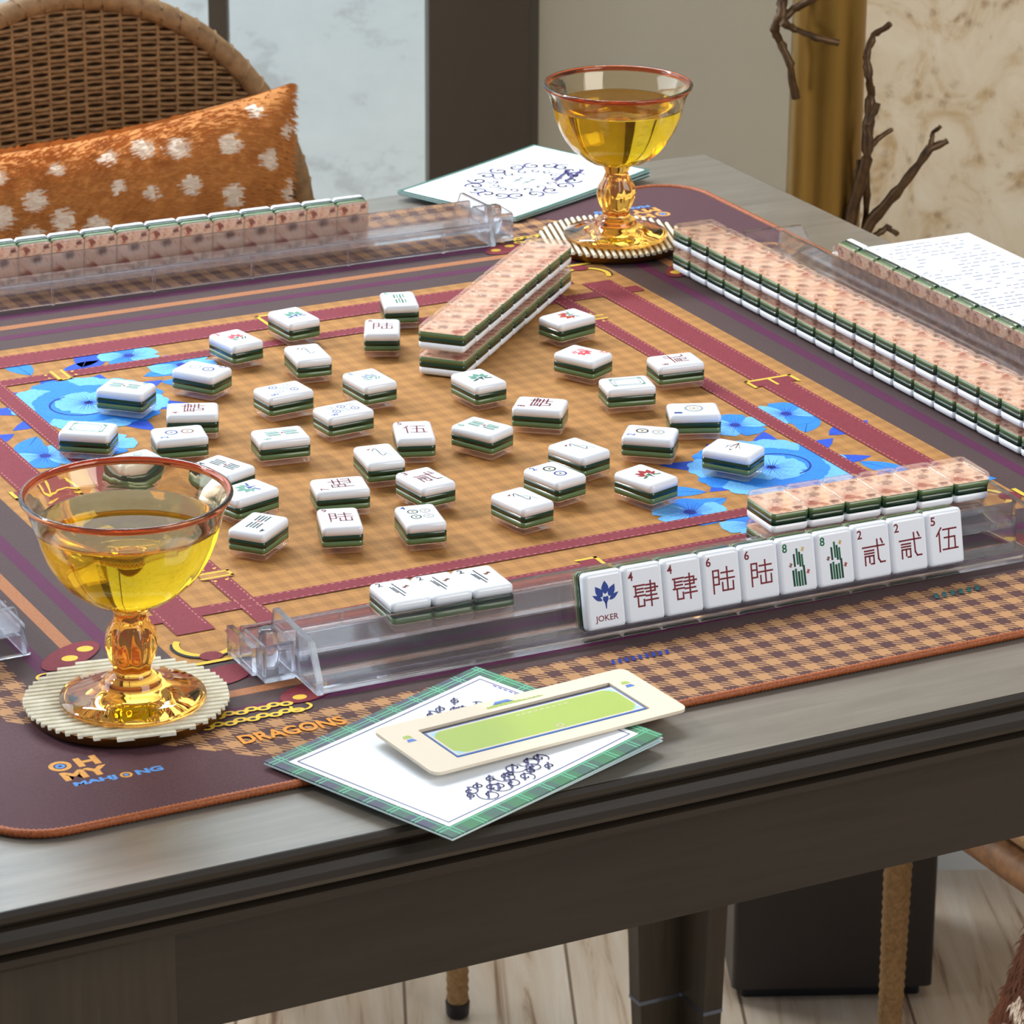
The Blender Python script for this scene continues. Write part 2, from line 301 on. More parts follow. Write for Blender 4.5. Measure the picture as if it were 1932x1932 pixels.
twig([(0.2938, 0.0602), (0.3057, 0.0705), (0.3176, 0.0787), (0.33, 0.10)], 0.0045, 0.0035, -0.034)
twig([(0.2957, 0.0623), (0.3060, 0.056), (0.3186, 0.0518), (0.3393, 0.0454)], 0.0035, 0.0026, -0.040)
twig([(0.345, -0.20), (0.3567, -0.0901), (0.3655, -0.0474), (0.3664, -0.0177), (0.368, 0.002), (0.365, 0.016), (0.3623, 0.0327), (0.3678, 0.0494), (0.3797, 0.0597)], 0.0062, 0.0023, -0.034)
twig([(0.3655, -0.02), (0.3732, -0.003)], 0.003, 0.0024, -0.038)
twig([(0.3650, -0.16), (0.370, -0.09), (0.3668, -0.045), (0.3772, -0.034), (0.3875, -0.0284)], 0.0042, 0.0018, -0.022)
twig([(0.350, -0.14), (0.3717, -0.0989), (0.3934, -0.069), (0.4149, -0.0393), (0.4292, -0.0343)], 0.0058, 0.003, -0.036)
twig([(0.4148, -0.0382), (0.4175, -0.028), (0.4212, -0.0215)], 0.0026, 0.0018, -0.036)
twig([(0.372, -0.112), (0.385, -0.104), (0.392, -0.108)], 0.0034, 0.002, -0.036)
twig([(0.345, -0.22), (0.352, -0.115), (0.3585, -0.075), (0.3600, -0.05)], 0.0045, 0.0022, -0.030)

# ------------------------------------------------------------------ table
TB = empty('game_table', (0, 0, 0)); tag(TB, 'dark grey-brown wooden game table with moulded edge and tapered legs', 'table')
TZ = Z0 - 0.003; cy0 = 0.006
def rect_ring(hx, hy, z): return [(-hx, cy0 - hy, z), (hx, cy0 - hy, z), (hx, cy0 + hy, z), (-hx, cy0 + hy, z)]
mb = MB(); hx, hy = 0.46, 0.4655
mb.loft([rect_ring(hx - i, hy - i, TZ - d) for i, d in ((0.022, 0.0365), (0.022, 0.0345), (0.012, 0.0340), (0.0075, 0.0315), (0.0045, 0.0285), (0.0045, 0.0250), (0.0085, 0.0225), (0.0090, 0.0205), (0.0035, 0.0200), (-0.0015, 0.0180), (-0.0035, 0.0150), (-0.0030, 0.0115), (0.0002, 0.0085), (0.0028, 0.0075), (0.0012, 0.0062), (0.0, 0.0045), (0.0, 0.0018), (0.0020, 0.0))], M['tablewood'])
mb.poly([(p[0], p[1]) for p in rect_ring(hx - 0.0026, hy - 0.0026, 0)], TZ + 0.0002, M['tabletop'])
mb.build('table_top', TB)
ax, ay = 0.437, 0.4395
for nm, lo, hi in (('apron', (-ax + .06, cy0 - ay, 0.665), (ax - .06, cy0 - ay + .02, TZ - .036)), ('apron', (-ax + .06, cy0 + ay - .02, 0.665), (ax - .06, cy0 + ay, TZ - .036)),
                   ('apron', (-ax, cy0 - ay + .06, 0.665), (-ax + .02, cy0 + ay - .06, TZ - .036)), ('apron', (ax - .02, cy0 - ay + .06, 0.665), (ax, cy0 + ay - .06, TZ - .036))):
    mb = MB(); mb.box(lo, hi, M['tablewood']); mb.build(nm, TB)
for sx in (-1, 1):
    for sy in (-1, 1):
        mb = MB(); X = ax + 0.003; Y = ay + 0.001 - (0.013 if sy > 0 else 0)
        def lring(w, th, z, ins):
            pts = [(0, 0), (-w, 0), (-w, -th), (-th, -th), (-th, -w), (0, -w)]
            pts = [(sx * (X - ins) + sx * p[0], cy0 + sy * (Y - ins) + sy * p[1], z) for p in pts]
            return pts if sx * sy > 0 else pts[::-1]
        mb.loft([lring(w, t, z, i) for w, t, z, i in ((0.046, 0.015, 0.0, 0.0), (0.052, 0.016, 0.093, 0.0))], M['legwood'])
        mb.loft([lring(w, t, z, i) for w, t, z, i in ((0.053, 0.0165, 0.0955, 0.0), (0.064, 0.017, 0.35, 0.0), (0.074, 0.018, 0.60, 0.0), (0.108, 0.021, 0.664, 0.0), (0.108, 0.021, TZ - 0.036, 0.0))], M['legwood'])
        lg = mb.build('leg', TB)
        mb = MB(); mb.loft([lring(0.0535, 0.0168, z, 0.0) for z in (0.0927, 0.0958)], M['metal']); mb.build('ferrule', lg)

# ------------------------------------------------------------------ mat with its print
MT = empty('mahjong_mat', (0, 0, Z0)); tag(MT, 'square brown mahjong mat printed with maroon straps and blue flowers covering the table', 'mat')
HM = 0.4005
mb = MB(); mb.loft([rrect(2 * HM, 2 * HM, 0.034, z, 10) for z in (-0.0026, -0.0001)], M['dark'], False, False)
mb.poly([p[:2] for p in rrect(2 * HM, 2 * HM, 0.034, 0, 10)], 0, M['hound'])
L = 0.00007
def sq_ring(a, b, z, m):
    for k in range(4): mb.poly([(-b, -b), (b, -b), (a, -a), (-a, -a)], z, m, rotz(90 * k))
sq_ring(0.253, 0.329, L, M['dark'])
sq_ring(0.2715, 0.2795, 2 * L, M['purple']); sq_ring(0.2905, 0.298, 2 * L, M['orange']); sq_ring(0.3105, 0.319, 2 * L, M['purple'])
for k in range(4):                                        # plain corner panels with their logo
    q = 0.224; c = [(HM, q)]
    for j in range(11):
        a = math.radians(90 * j / 10); c.append((HM - 0.034 + 0.034 * math.cos(a), HM - 0.034 + 0.034 * math.sin(a)))
    c.append((q, HM)); c.append((0.316, 0.316)); mb.poly(c, 3 * L, M['corner'], rotz(90 * k))
mb.poly([(-0.253, -0.253), (0.253, -0.253), (0.253, 0.253), (-0.253, 0.253)], L, M['field'])
def petal(cx, cy, ang, ln, wd, z, m, vein, lobes=3, base=0.12):
    P = []; c, s = math.cos(ang), math.sin(ang); loc = [(base * ln, -wd * 0.18)]
    for k in range(5): u = (k + 1) / 5; loc.append((ln * (base + (0.78 - base) * u), -wd * (0.18 + 0.32 * math.sin(u * PI / 2))))
    N = lobes * 4
    for k in range(N + 1):
        u = k / N; a = -PI / 2 + PI * u; rr = 1 + 0.16 * abs(math.sin(lobes * PI * u)) - 0.08
        loc.append((ln * 0.78 + ln * 0.22 * math.cos(a) * rr, wd * 0.5 * math.sin(a) * rr))
    for k in range(5): u = 1 - k / 5; loc.append((ln * (base + (0.78 - base) * u), wd * (0.18 + 0.32 * math.sin(u * PI / 2))))
    loc.append((base * ln, wd * 0.18))
    # fan of quads from the centre line keeps the scallops clean
    pts = [(cx + x * c - y * s, cy + x * s + y * c) for x, y in loc]
    ctr = (cx + ln * 0.5 * c, cy + ln * 0.5 * s)
    for a, b in zip(pts, pts[1:] + pts[:1]): mb.poly([ctr, a, b], z, m)
    if vein:
        for q in (-0.28, -0.14, 0, 0.14, 0.28):
            e = R.uniform(0.62, 0.86); x0, y0, x1, y1 = base * ln, q * wd * 0.3, ln * e, q * wd * 1.1; t_ = 0.00035
            mb.poly([(cx + x0 * c - (y0 - t_) * s, cy + x0 * s + (y0 - t_) * c), (cx + x1 * c - y1 * s, cy + x1 * s + y1 * c), (cx + x0 * c - (y0 + t_) * s, cy + x0 * s + (y0 + t_) * c)], z + 0.4 * L, vein)
def leaf(cx, cy, ang, ln, wd, m, z=3 * L):
    c, s = math.cos(ang), math.sin(ang); p = []
    for k in range(9): u = k / 8; p.append((ln * u, wd * 0.5 * math.sin(PI * u) ** 0.8))
    for k in range(7, 0, -1): u = k / 8; p.append((ln * u, -wd * 0.5 * math.sin(PI * u) ** 0.8))
    mb.poly([(cx + x * c - y * s, cy + x * s + y * c) for x, y in p], z, m)
    mb.poly([(cx - 0.0003 * -s, cy - 0.0003 * c), (cx + ln * .9 * c, cy + ln * .9 * s), (cx + 0.0003 * -s, cy + 0.0003 * c)], z + 0.4 * L, M['blue4'])
def small_flower(cx, cy, rad, a0, z=4 * L):
    for k in range(5): petal(cx, cy, a0 + k * 2 * PI / 5, rad, rad * 0.95, z + 0.08 * L * k, M['blue2'] if k % 2 else M['blue1'], M['blue3'], 3)
    disc(mb, cx, cy, rad * 0.16, z + 1.2 * L, M['blue4'])
for sgn in (1, -1):                                       # the two flower corners: back left and front right
    X = lambda x, y: (x * sgn, y * sgn)
    def A(a): return math.radians(a) + (PI if sgn < 0 else 0)
    fc = X(-0.152, 0.137)
    for a in (20, 62, 100, 140, 172, 205, 243, 285, 330): leaf(fc[0], fc[1], A(a), R.uniform(0.050, 0.066), 0.019, M['blue3'])
    for a, dx, dy in ((80, -.205, .168), (118, -.202, .15), (20, -.148, .195), (60, -.132, .2), (95, -.165, .2), (200, -.21, .105), (235, -.2, .095), (150, -.225, .19), (10, -.105, .168), (-30, -.1, .155)):
        c_ = X(dx, dy); leaf(c_[0], c_[1], A(a), 0.036, 0.016, M['blue2'] if a % 20 else M['blue3'])
    for k in range(11): petal(fc[0], fc[1], A(k * 360 / 11 + 8), 0.047, 0.030, 4 * L + 0.05 * L * k, M['blue1'] if k % 3 else M['blue2'], M['blue2'], 4)
    for k in range(7): petal(fc[0], fc[1], A(k * 360 / 7), 0.033, 0.028, 5 * L + 0.05 * L * k, M['blue2'], M['blue3'], 3)
    for k in range(5): petal(fc[0], fc[1], A(k * 72 + 30), 0.020, 0.020, 6 * L + 0.05 * L * k, M['blue1'], M['blue3'], 3)
    mb_c = X(-0.158, 0.135); ring(mb, mb_c[0], mb_c[1], 0.0175, 0.0186, 7 * L, M['blue4'], 16, 1.0, None, 100 + (180 if sgn < 0 else 0), 290 + (180 if sgn < 0 else 0))
    for fx_, fy_, fr_ in ((-0.207, 0.062, 0.020), (-0.076, 0.178, 0.021), (-0.0985, 0.209, 0.019), (-0.17, 0.066, 0.019), (-0.208, 0.21, 0.014)):
        c_ = X(fx_, fy_); small_flower(c_[0], c_[1], fr_, A(R.uniform(0, 70)))
zs = 8 * L; BXW = -0.008
for k in range(4):                                        # strap bands, stitched
    mx = rotz(90 * k)
    mb.poly([(-0.216, -0.2405), (0.216, -0.2405), (0.216, -0.2195), (-0.216, -0.2195)], zs + k * 0.08 * L, M['maroon'], mx)
    mb.poly([(-0.250, -0.1975), (0.250, -0.1975), (0.250, -0.186), (-0.250, -0.186)], zs + L * (0.45 + 0.08 * k), M['maroon'], mx)
    for y0 in (-0.2388, -0.2212, -0.1962, -0.1873):
        i = -0.21
        while i < 0.21: mb.poly([(i, y0 - 0.00028), (i + 0.0019, y0 - 0.00028), (i + 0.0019, y0 + 0.00028), (i, y0 + 0.00028)], zs + L, M['stitch'], mx); i += 0.0042
    # buckle frames
    for bx, wdt, yc in ((0.149, 0.0085, -0.1918), (BXW, 0.0150, -0.23)):
        mb.poly([(bx - .0052, yc - wdt), (bx + .0052, yc - wdt), (bx + .0052, yc + wdt), (bx - .0052, yc + wdt)], zs + 1.2 * L, M['field'] if wdt < .01 else M['maroon'], mx)
        for pts in ([(bx - .0055, yc - wdt), (bx + .0055, yc - wdt)], [(bx + .0055, yc - wdt), (bx + .0055, yc + wdt)], [(bx + .0055, yc + wdt), (bx - .0055, yc + wdt)]) if wdt > .01 else ([(bx - .0032, yc - wdt), (bx - .0032, yc + wdt)], [(bx + .0032, yc - wdt), (bx + .0032, yc + wdt)], [(bx - .0032, yc + wdt), (bx + .0032, yc + wdt)]):
            stroke(mb, pts, 0.0022 if wdt > .01 else 0.0016, zs + 1.5 * L, M['gold'], mx)
        if wdt > .01: stroke(mb, [(bx - 0.006, yc), (bx + 0.0055, yc)], 0.0018, zs + 1.6 * L, M['gold'], mx)
        else:
            for q in (-.0085, .0085):
                for w_ in (-.0032, .0032): disc(mb, bx + q, yc + w_, 0.0010, zs + 1.6 * L, M['gold'], 1, 8, mx)
    # bit rings at the corner of the straps
    ring(mb, -0.2335, -0.2335, 0.0135, 0.0165, zs + L, M['black'], 20, 1, mx, 150, 330); ring(mb, -0.2325, -0.2325, 0.0125, 0.0158, zs + 1.4 * L, M['gold'], 20, 1, mx, 140, 320)
    disc(mb, -0.235, -0.2475, 0.006, zs + 1.6 * L, M['fob'], 0.9, 16, mx); stroke(mb, [(-0.245, -0.2545), (-0.228, -0.2545)], 0.003, zs + 1.6 * L, M['gold'], mx)
    disc(mb, -0.238, -0.272, 0.016, zs + 0.5 * L, M['fob'], 0.62, 20, mx, 0.4)
    # chain with a leather fob on the border
    for row, yy in enumerate((-0.3175, -0.3268)):
        for j in range(9):
            cx = -0.272 + j * 0.0058 + row * 0.002
            ring(mb, cx, yy + 0.0016 * (j % 2), 0.0016, 0.0036, zs + L * (1 + 0.1 * j), M['gold'], 12, 0.75, mx); disc(mb, cx, yy + 0.0016 * (j % 2), 0.0016, zs + L, M['black'], 0.75, 10, mx)
    disc(mb, -0.2105, -0.309, 0.0165, zs + 0.5 * L, M['fob'], 0.55, 22, mx, 0.35)
    for q in (-0.2165, -0.2035): disc(mb, q, -0.3105 + (q + 0.21) * 0.4, 0.0036, zs + L, M['gold'], 0.8, 14, mx)
    ring(mb, -0.2205, -0.3235, 0.0042, 0.0058, zs + 1.5 * L, M['gold'], 18, 0.8, mx, 150, 400)
    if k in (0, 3): text(mb, 'DRAGONS', -0.262, -0.2085, -0.3515, -0.3415, zs + L, M['dragon'], mx, 0.03)
    # strap fob on the other arm of the same corner
    disc(mb, -0.297, -0.2165, 0.021, zs + 0.5 * L, M['fob'], 0.48, 22, mx, 0.62)
    for q in (-0.2985, -0.2875): disc(mb, q, -0.2155 + (q + 0.293) * 0.72, 0.0042, zs + L, M['gold'], 0.85, 14, mx)
    ring(mb, -0.3165, -0.2365, 0.0042, 0.0058, zs + 1.5 * L, M['gold'], 18, 0.9, mx, 60, 320)
for mx in (Matrix.Identity(4), rotz(180)):                # printed maker's name
    cx, cy = -0.3472, -0.3358
    ring(mb, cx, cy, 0.0032, 0.0054, 4 * L, M['lorange'], 24, 1, mx); disc(mb, cx, cy, 0.0024, 4 * L, M['lblue'], 1, 16, mx); disc(mb, cx, cy, 0.0010, 4.5 * L, M['corner'], 1, 12, mx)
    text(mb, 'H', -0.3395, -0.3285, -0.3408, -0.3308, 4 * L, M['lorange'], mx, 0.05); text(mb, 'MY', -0.3505, -0.3275, -0.3525, -0.3428, 4 * L, M['lorange'], mx, 0.05)
    text(mb, 'MAHJ', -0.3485, -0.3280, -0.3606, -0.3552, 4 * L, M['lblue'], mx, 0.05); text(mb, 'NG', -0.3185, -0.3055, -0.3606, -0.3552, 4 * L, M['lblue'], mx, 0.05)
    ring(mb, -0.3233, -0.3579, 0.0017, 0.0030, 4 * L, M['lorange'], 20, 1, mx); disc(mb, -0.3233, -0.3579, 0.0012, 4 * L, M['lblue'], 1, 12, mx)
for i in range(9): stroke(mb, [(-0.062 + i * 0.0038, -0.3445), (-0.0605 + i * 0.0038, -0.341)], 0.0016, zs, M['blue4'])
for i in range(6): stroke(mb, [(0.128 + i * 0.005, -0.3425), (0.1305 + i * 0.005, -0.3385)], 0.002, zs, M['teal'])
mb.build('printed_top', MT)
mb = MB(); pts = rrect(2 * HM, 2 * HM, 0.034, 0, 14); Q = []; step = 0.0011
for i in range(len(pts)):
    a, b = Vector(pts[i]), Vector(pts[(i + 1) % len(pts)]); nn = max(1, int((b - a).length / step))
    for k in range(nn): Q.append(a.lerp(b, k / nn))
Q = [p for p in Q]
mb.tube([(p.x, p.y, -0.0002) for p in Q], [0.0020 + (0.0003 if i % 2 else -0.0002) for i in range(len(Q))], M['edge'], 6, True)
mb.build('stitched_edge', MT)

# ------------------------------------------------------------------ mahjong tiles
TW, TL, TT = 0.0220, 0.0298, 0.0159
def tile_mesh(name, levels, m, smooth=True):
    mb = MB(); mb.loft([rrect(TW - 2 * i, TL - 2 * i, max(0.0024 - i * 0.5, 0.0008), z, 4) for z, i in levels], m, smooth)
    o = mb.build(name); weld(o); me = o.data; bpy.data.objects.remove(o); me.name = name
    for p in me.polygons: p.use_smooth = len(p.vertices) <= 4
    return me
T_CLEAR = tile_mesh('clear_back', [(0.0, 0.0022), (0.0003, 0.0011), (0.0010, 0.0004), (0.0020, 0.0), (0.0040, 0.0)], M['clear'])
T_PRINT = tile_mesh('back_print', [(0.00405, 0.0001), (0.0044, 0.0001)], M['marble'])
T_LT = tile_mesh('light_green_layer', [(0.0044, 0.0), (0.0076, 0.0)], M['ltgreen'])
T_DK = tile_mesh('dark_green_layer', [(0.0076, 0.0), (0.0109, 0.0)], M['dkgreen'])
T_WH = tile_mesh('white_face', [(0.0109, 0.0), (0.0137, 0.0), (0.0147, 0.0003), (0.0154, 0.0009), (0.0159, 0.0022)], M['white'])
ZF = 0.0159 + 0.00006
u_ = 0.001
CH = {'wu': [[(2.4, 9.6), (.3, 6.6)], [(1.5, 7.6), (1.5, 0)], [(3.4, 8.8), (9.6, 8.8)], [(3.9, 5.4), (8.8, 5.4), (8.8, .6)], [(6.2, 8.8), (5.6, .6)], [(3, .6), (10, .6)]],
      'er': [[(0, 7.2), (10, 7.2)], [(8.6, 9.8), (9.3, 8.2)], [(.8, 5.7), (5, 5.7)], [(.8, 4.6), (5, 4.6)], [(.9, 0), (.9, 3.5), (4.9, 3.5), (4.9, .2), (3.6, .2)], [(2.9, 3.5), (2.9, .9)], [(6.8, 9.8), (7.1, 2), (8, .4), (10, .4)]],
      'liu': [[(.6, 9), (.6, 0)], [(.6, 9), (3.1, 9), (3.1, 6.4), (.8, 6.4)], [(3.1, 6.4), (3.1, 3.4), (.8, 3.4)], [(4.3, 7.8), (9.6, 7.8)], [(3.9, 5.3), (10, 5.3)], [(6.9, 9.8), (6.9, .7)], [(4.6, 3.8), (4.6, .6), (9.4, .6), (9.4, 3.8)]],
      'si': [[(0, 8.7), (4.6, 8.7)], [(.7, 8.7), (.7, 4.6)], [(.7, 7.3), (4, 7.3)], [(.7, 6), (4, 6)], [(0, 4.6), (4.8, 4.6)], [(1.6, 4.6), (1.6, .4), (4.2, .4), (4.2, 2.8)], [(5.4, 8.5), (9.3, 8.5), (9.3, 5.8), (5.4, 5.8)], [(4.9, 7.1), (10.4, 7.1)], [(7.4, 9.9), (7.4, 0)], [(5.2, 4.2), (9.8, 4.2)], [(5, 2.4), (10.3, 2.4)]]}
def lotus(mb, cx, cy, s, c1, c2, stem=True):
    for ox, oy, a, ln, wd in ((0, 1.5, 90, 5.6, 3.3), (1.5, 0.4, 58, 5.6, 3.0), (-1.5, 0.4, 122, 5.6, 3.0), (1.6, -1.1, 32, 5.2, 1.9), (-1.6, -1.1, 148, 5.2, 1.9)):
        c, n = math.cos(math.radians(a)), math.sin(math.radians(a)); pts = []
        for k in range(11): t_ = k / 10; pts.append((ln * t_, wd / 2 * math.sin(PI * t_ ** 0.8)))
        for k in range(9, 0, -1): t_ = k / 10; pts.append((ln * t_, -wd / 2 * math.sin(PI * t_ ** 0.8)))
        mb.poly([(cx + s * (ox + x * c - y * n), cy + s * (oy + x * n + y * c)) for x, y in pts], ZF + (0.00002 if a == 90 else 0), c1)
    mb.poly([(cx + s * x, cy + s * y) for x, y in ((0, -2.6), (1.3, -.9), (1.2, .4), (.5, .7), (0, .3), (-.5, .7), (-1.2, .4), (-1.3, -.9))], ZF + 0.00003, c2)
    if stem: mb.poly([(cx - s * .5, cy - s * 1.6), (cx - s * .2, cy - s * 4.6), (cx + s * .2, cy - s * 4.6), (cx + s * .5, cy - s * 1.6)], ZF + 0.00003, c2)
def sym(kind):
    mb = MB()
    def num(c, m): text(mb, c, -0.0088, -0.0060, 0.0075, 0.0121, ZF, m)
    def bar(x, y, ln, w, m, ang=90):
        a = math.radians(ang); stroke(mb, [(x - ln / 2 * math.cos(a), y - ln / 2 * math.sin(a)), (x + ln / 2 * math.cos(a), y + ln / 2 * math.sin(a))], w, ZF, m, None, False)
    def char(key, m, sc, ox, oy, w=0.0009):
        for p in CH[key]: stroke(mb, [(ox + x * sc, oy + y * sc) for x, y in p], w, ZF, m)
    k = kind.split(':')
    if k[0] == 'joker':
        lotus(mb, 0.0002, 0.0016, 0.00122, M['i_navy'], M['i_navy']); text(mb, 'JOKER', -0.0064, 0.0064, -0.0110, -0.0070, ZF, M['i_crak'], None, 0.01)
    elif k[0] == 'crak':
        num(k[2], M['i_crak']); char(k[1], M['i_crak'], 0.00128, -0.0060, -0.0066)
    elif k[0] == 'bam8':
        num('8', M['i_green'])
        for i, (x, y, ln) in enumerate(((-.0022, .0028, .0068), (-.0004, .0046, .0085), (.0010, .0030, .0078), (.0024, .0022, .0066))): bar(x, y, ln, .0011, M['i_green' if i % 2 else 'i_dgreen'], 92)
        for i, (x, y, ln) in enumerate(((-.0032, -.0064, .0085), (-.0016, -.0061, .0092), (0, -.0070, .0078), (.0016, -.0068, .0082), (.0032, -.0056, .0104))): bar(x, y, ln, .0012, M['i_green' if i % 2 else 'i_dgreen'], 92)
        for x, y, c in ((-.0045, .0006, 'i_brown'), (.0054, -.0040, 'i_rust'), (.0030, .0080, 'i_gold2')):
            for a in (20, 65, 110): bar(x, y, .0024, .0005, M[c], a)
    elif k[0] == 'dots':
        n = int(k[1]); num(k[1], M['i_navy'])
        P = {1: [(0, 0, .0056)], 2: [(0, .0046, .0037), (0, -.0046, .0037)], 4: [(-.0034, .0036, .003), (.0034, .0036, .003), (-.0034, -.0042, .003), (.0034, -.0042, .003)],
             5: [(-.0042, .0048, .0026), (.0042, .0048, .0026), (0, 0, .0026), (-.0042, -.0048, .0026), (.0042, -.0048, .0026)], 6: [(x, y, .0026) for x in (-.003, .003) for y in (.006, 0, -.006)]}[n]
        for i, (x, y, r) in enumerate(P):
            c = M[k[2] if i % 2 == 0 else k[3]]; ring(mb, x, y, r * .74, r, ZF, c, 20); ring(mb, x, y, r * .38, r * .5, ZF, M['i_gold2'], 14); disc(mb, x, y, r * .2, ZF, c)
    elif k[0] == 'bam':
        num(k[1], M[k[2]]); n = int(k[1])
        for g in (0, 1):
            for i in range(4): bar(-.0028 + i * .0019 + (g * .0004), (.0042 if g == 0 else -.0062) + (i % 2) * .0006, .0078, .0010, M[k[2] if i % 2 else k[3]], 90)
        for a in (30, 150): bar(0.0003, -.001, .003, .0006, M['i_rust'], a)
    elif k[0] == 'bam2':
        num('2', M['i_ink'])
        for x, y, ln in ((-.0016, -.0020, .013), (.0000, .0018, .015), (-.0030, .0010, .009)): bar(x, y, ln, .0008, M['i_ink'], 96)
        for a in (15, 50): bar(.0042, .003, .0042, .0012, M['i_brown'], a)
    elif k[0] == 'bird':
        pts = [(-.0034 + .0068 * (i / 22), .0006 + .0064 * math.sin(i / 22 * 2 * PI) * (1 - .25 * i / 22)) for i in range(23)]
        pts = [(x * .9 + y * .15, y * .75 - x * .9) for x, y in pts]
        stroke(mb, pts, .0005, ZF, M['i_ink']); mb.poly([(-.0058, .0062), (-.0026, .0074), (-.0044, .0050)], ZF, M['i_crak']); stroke(mb, [(-.001, .003), (.003, -.0002), (.0058, -.0066)], .0004, ZF, M['i_jade'])
    elif k[0] == 'soap':
        for w, h, c, t_ in ((.0118, .0190, 'i_jade', .0006), (.0086, .0152, 'i_grey', .0005)):
            r = [p[:2] for p in rrect(w, h, .0026, 0, 5)]; stroke(mb, r + r[:1], t_, ZF, M[c])
        for sx in (-1, 1):
            for sy in (-1, 1): ring(mb, sx * .0054, sy * .0088, .0007, .0013, ZF, M['i_jade'], 10)
    elif k[0] == 'lotus':
        lotus(mb, 0, -.0014, 0.00112, M[k[1]], M[k[2]])
        for a in (200, 340): bar(.0028 * math.cos(math.radians(a)) * 1.6, -.0040, .0046, .0014, M[k[2]], a - 180)
    elif k[0] == 'flower':
        lotus(mb, 0, -.0008, 0.00095, M[k[1]], M[k[2]], False); num(k[3], M[k[1]])
        for x in (-.0040, -.002, .0022, .0042): bar(x, -.0040, .0042, .0010, M[k[2]], 60 if x > 0 else 120)
    elif k[0] == 'fan':
        for a in (150, 168, 192, 210): bar(-.0022 + .0004 * math.cos(math.radians(a)), .0002 + (a - 180) * 0.00007, .0088, .0006, M['i_grey' if a % 4 else 'i_brown'], a)
        mb.poly([(.0036, .0016), (.0062, .0004), (.0034, -.0012), (.0046, .0002)], ZF, M['i_dgreen']); bar(.001, -.0036, .0060, .0004, M['i_grey'], 10)
    o = mb.build('face_engraving'); me = o.data; bpy.data.objects.remove(o); me.name = 'face_engraving'; return me
_sym = {}
def tile(mx, kind, label, group=None):
    o = bpy.data.objects.new('mahjong_tile', None); o.empty_display_size = 0.01; COL.objects.link(o); o.matrix_world = mx
    for nm, me in (('clear_back', T_CLEAR), ('back_print', T_PRINT), ('light_green_layer', T_LT), ('dark_green_layer', T_DK), ('white_face', T_WH)): link_mesh(nm, me, o)
    if kind:
        if kind not in _sym: _sym[kind] = sym(kind)
        link_mesh('face_engraving', _sym[kind], o)
    return tag(o, label, 'mahjong tile', group)
ON = ['first', 'second', 'third', 'fourth', 'fifth', 'sixth', 'seventh', 'eighth', 'ninth', 'tenth', 'eleventh', 'twelfth', 'thirteenth', 'fourteenth', 'fifteenth', 'sixteenth', 'seventeenth', 'eighteenth', 'nineteenth', 'twentieth']
def up(x, y, z, deg): return Matrix.Translation((x, y, Z0 + z)) @ Matrix.Rotation(math.radians(deg), 4, 'Z')
FLIP = Matrix.Translation((0, 0, TT)) @ Matrix.Rotation(PI, 4, 'Y')

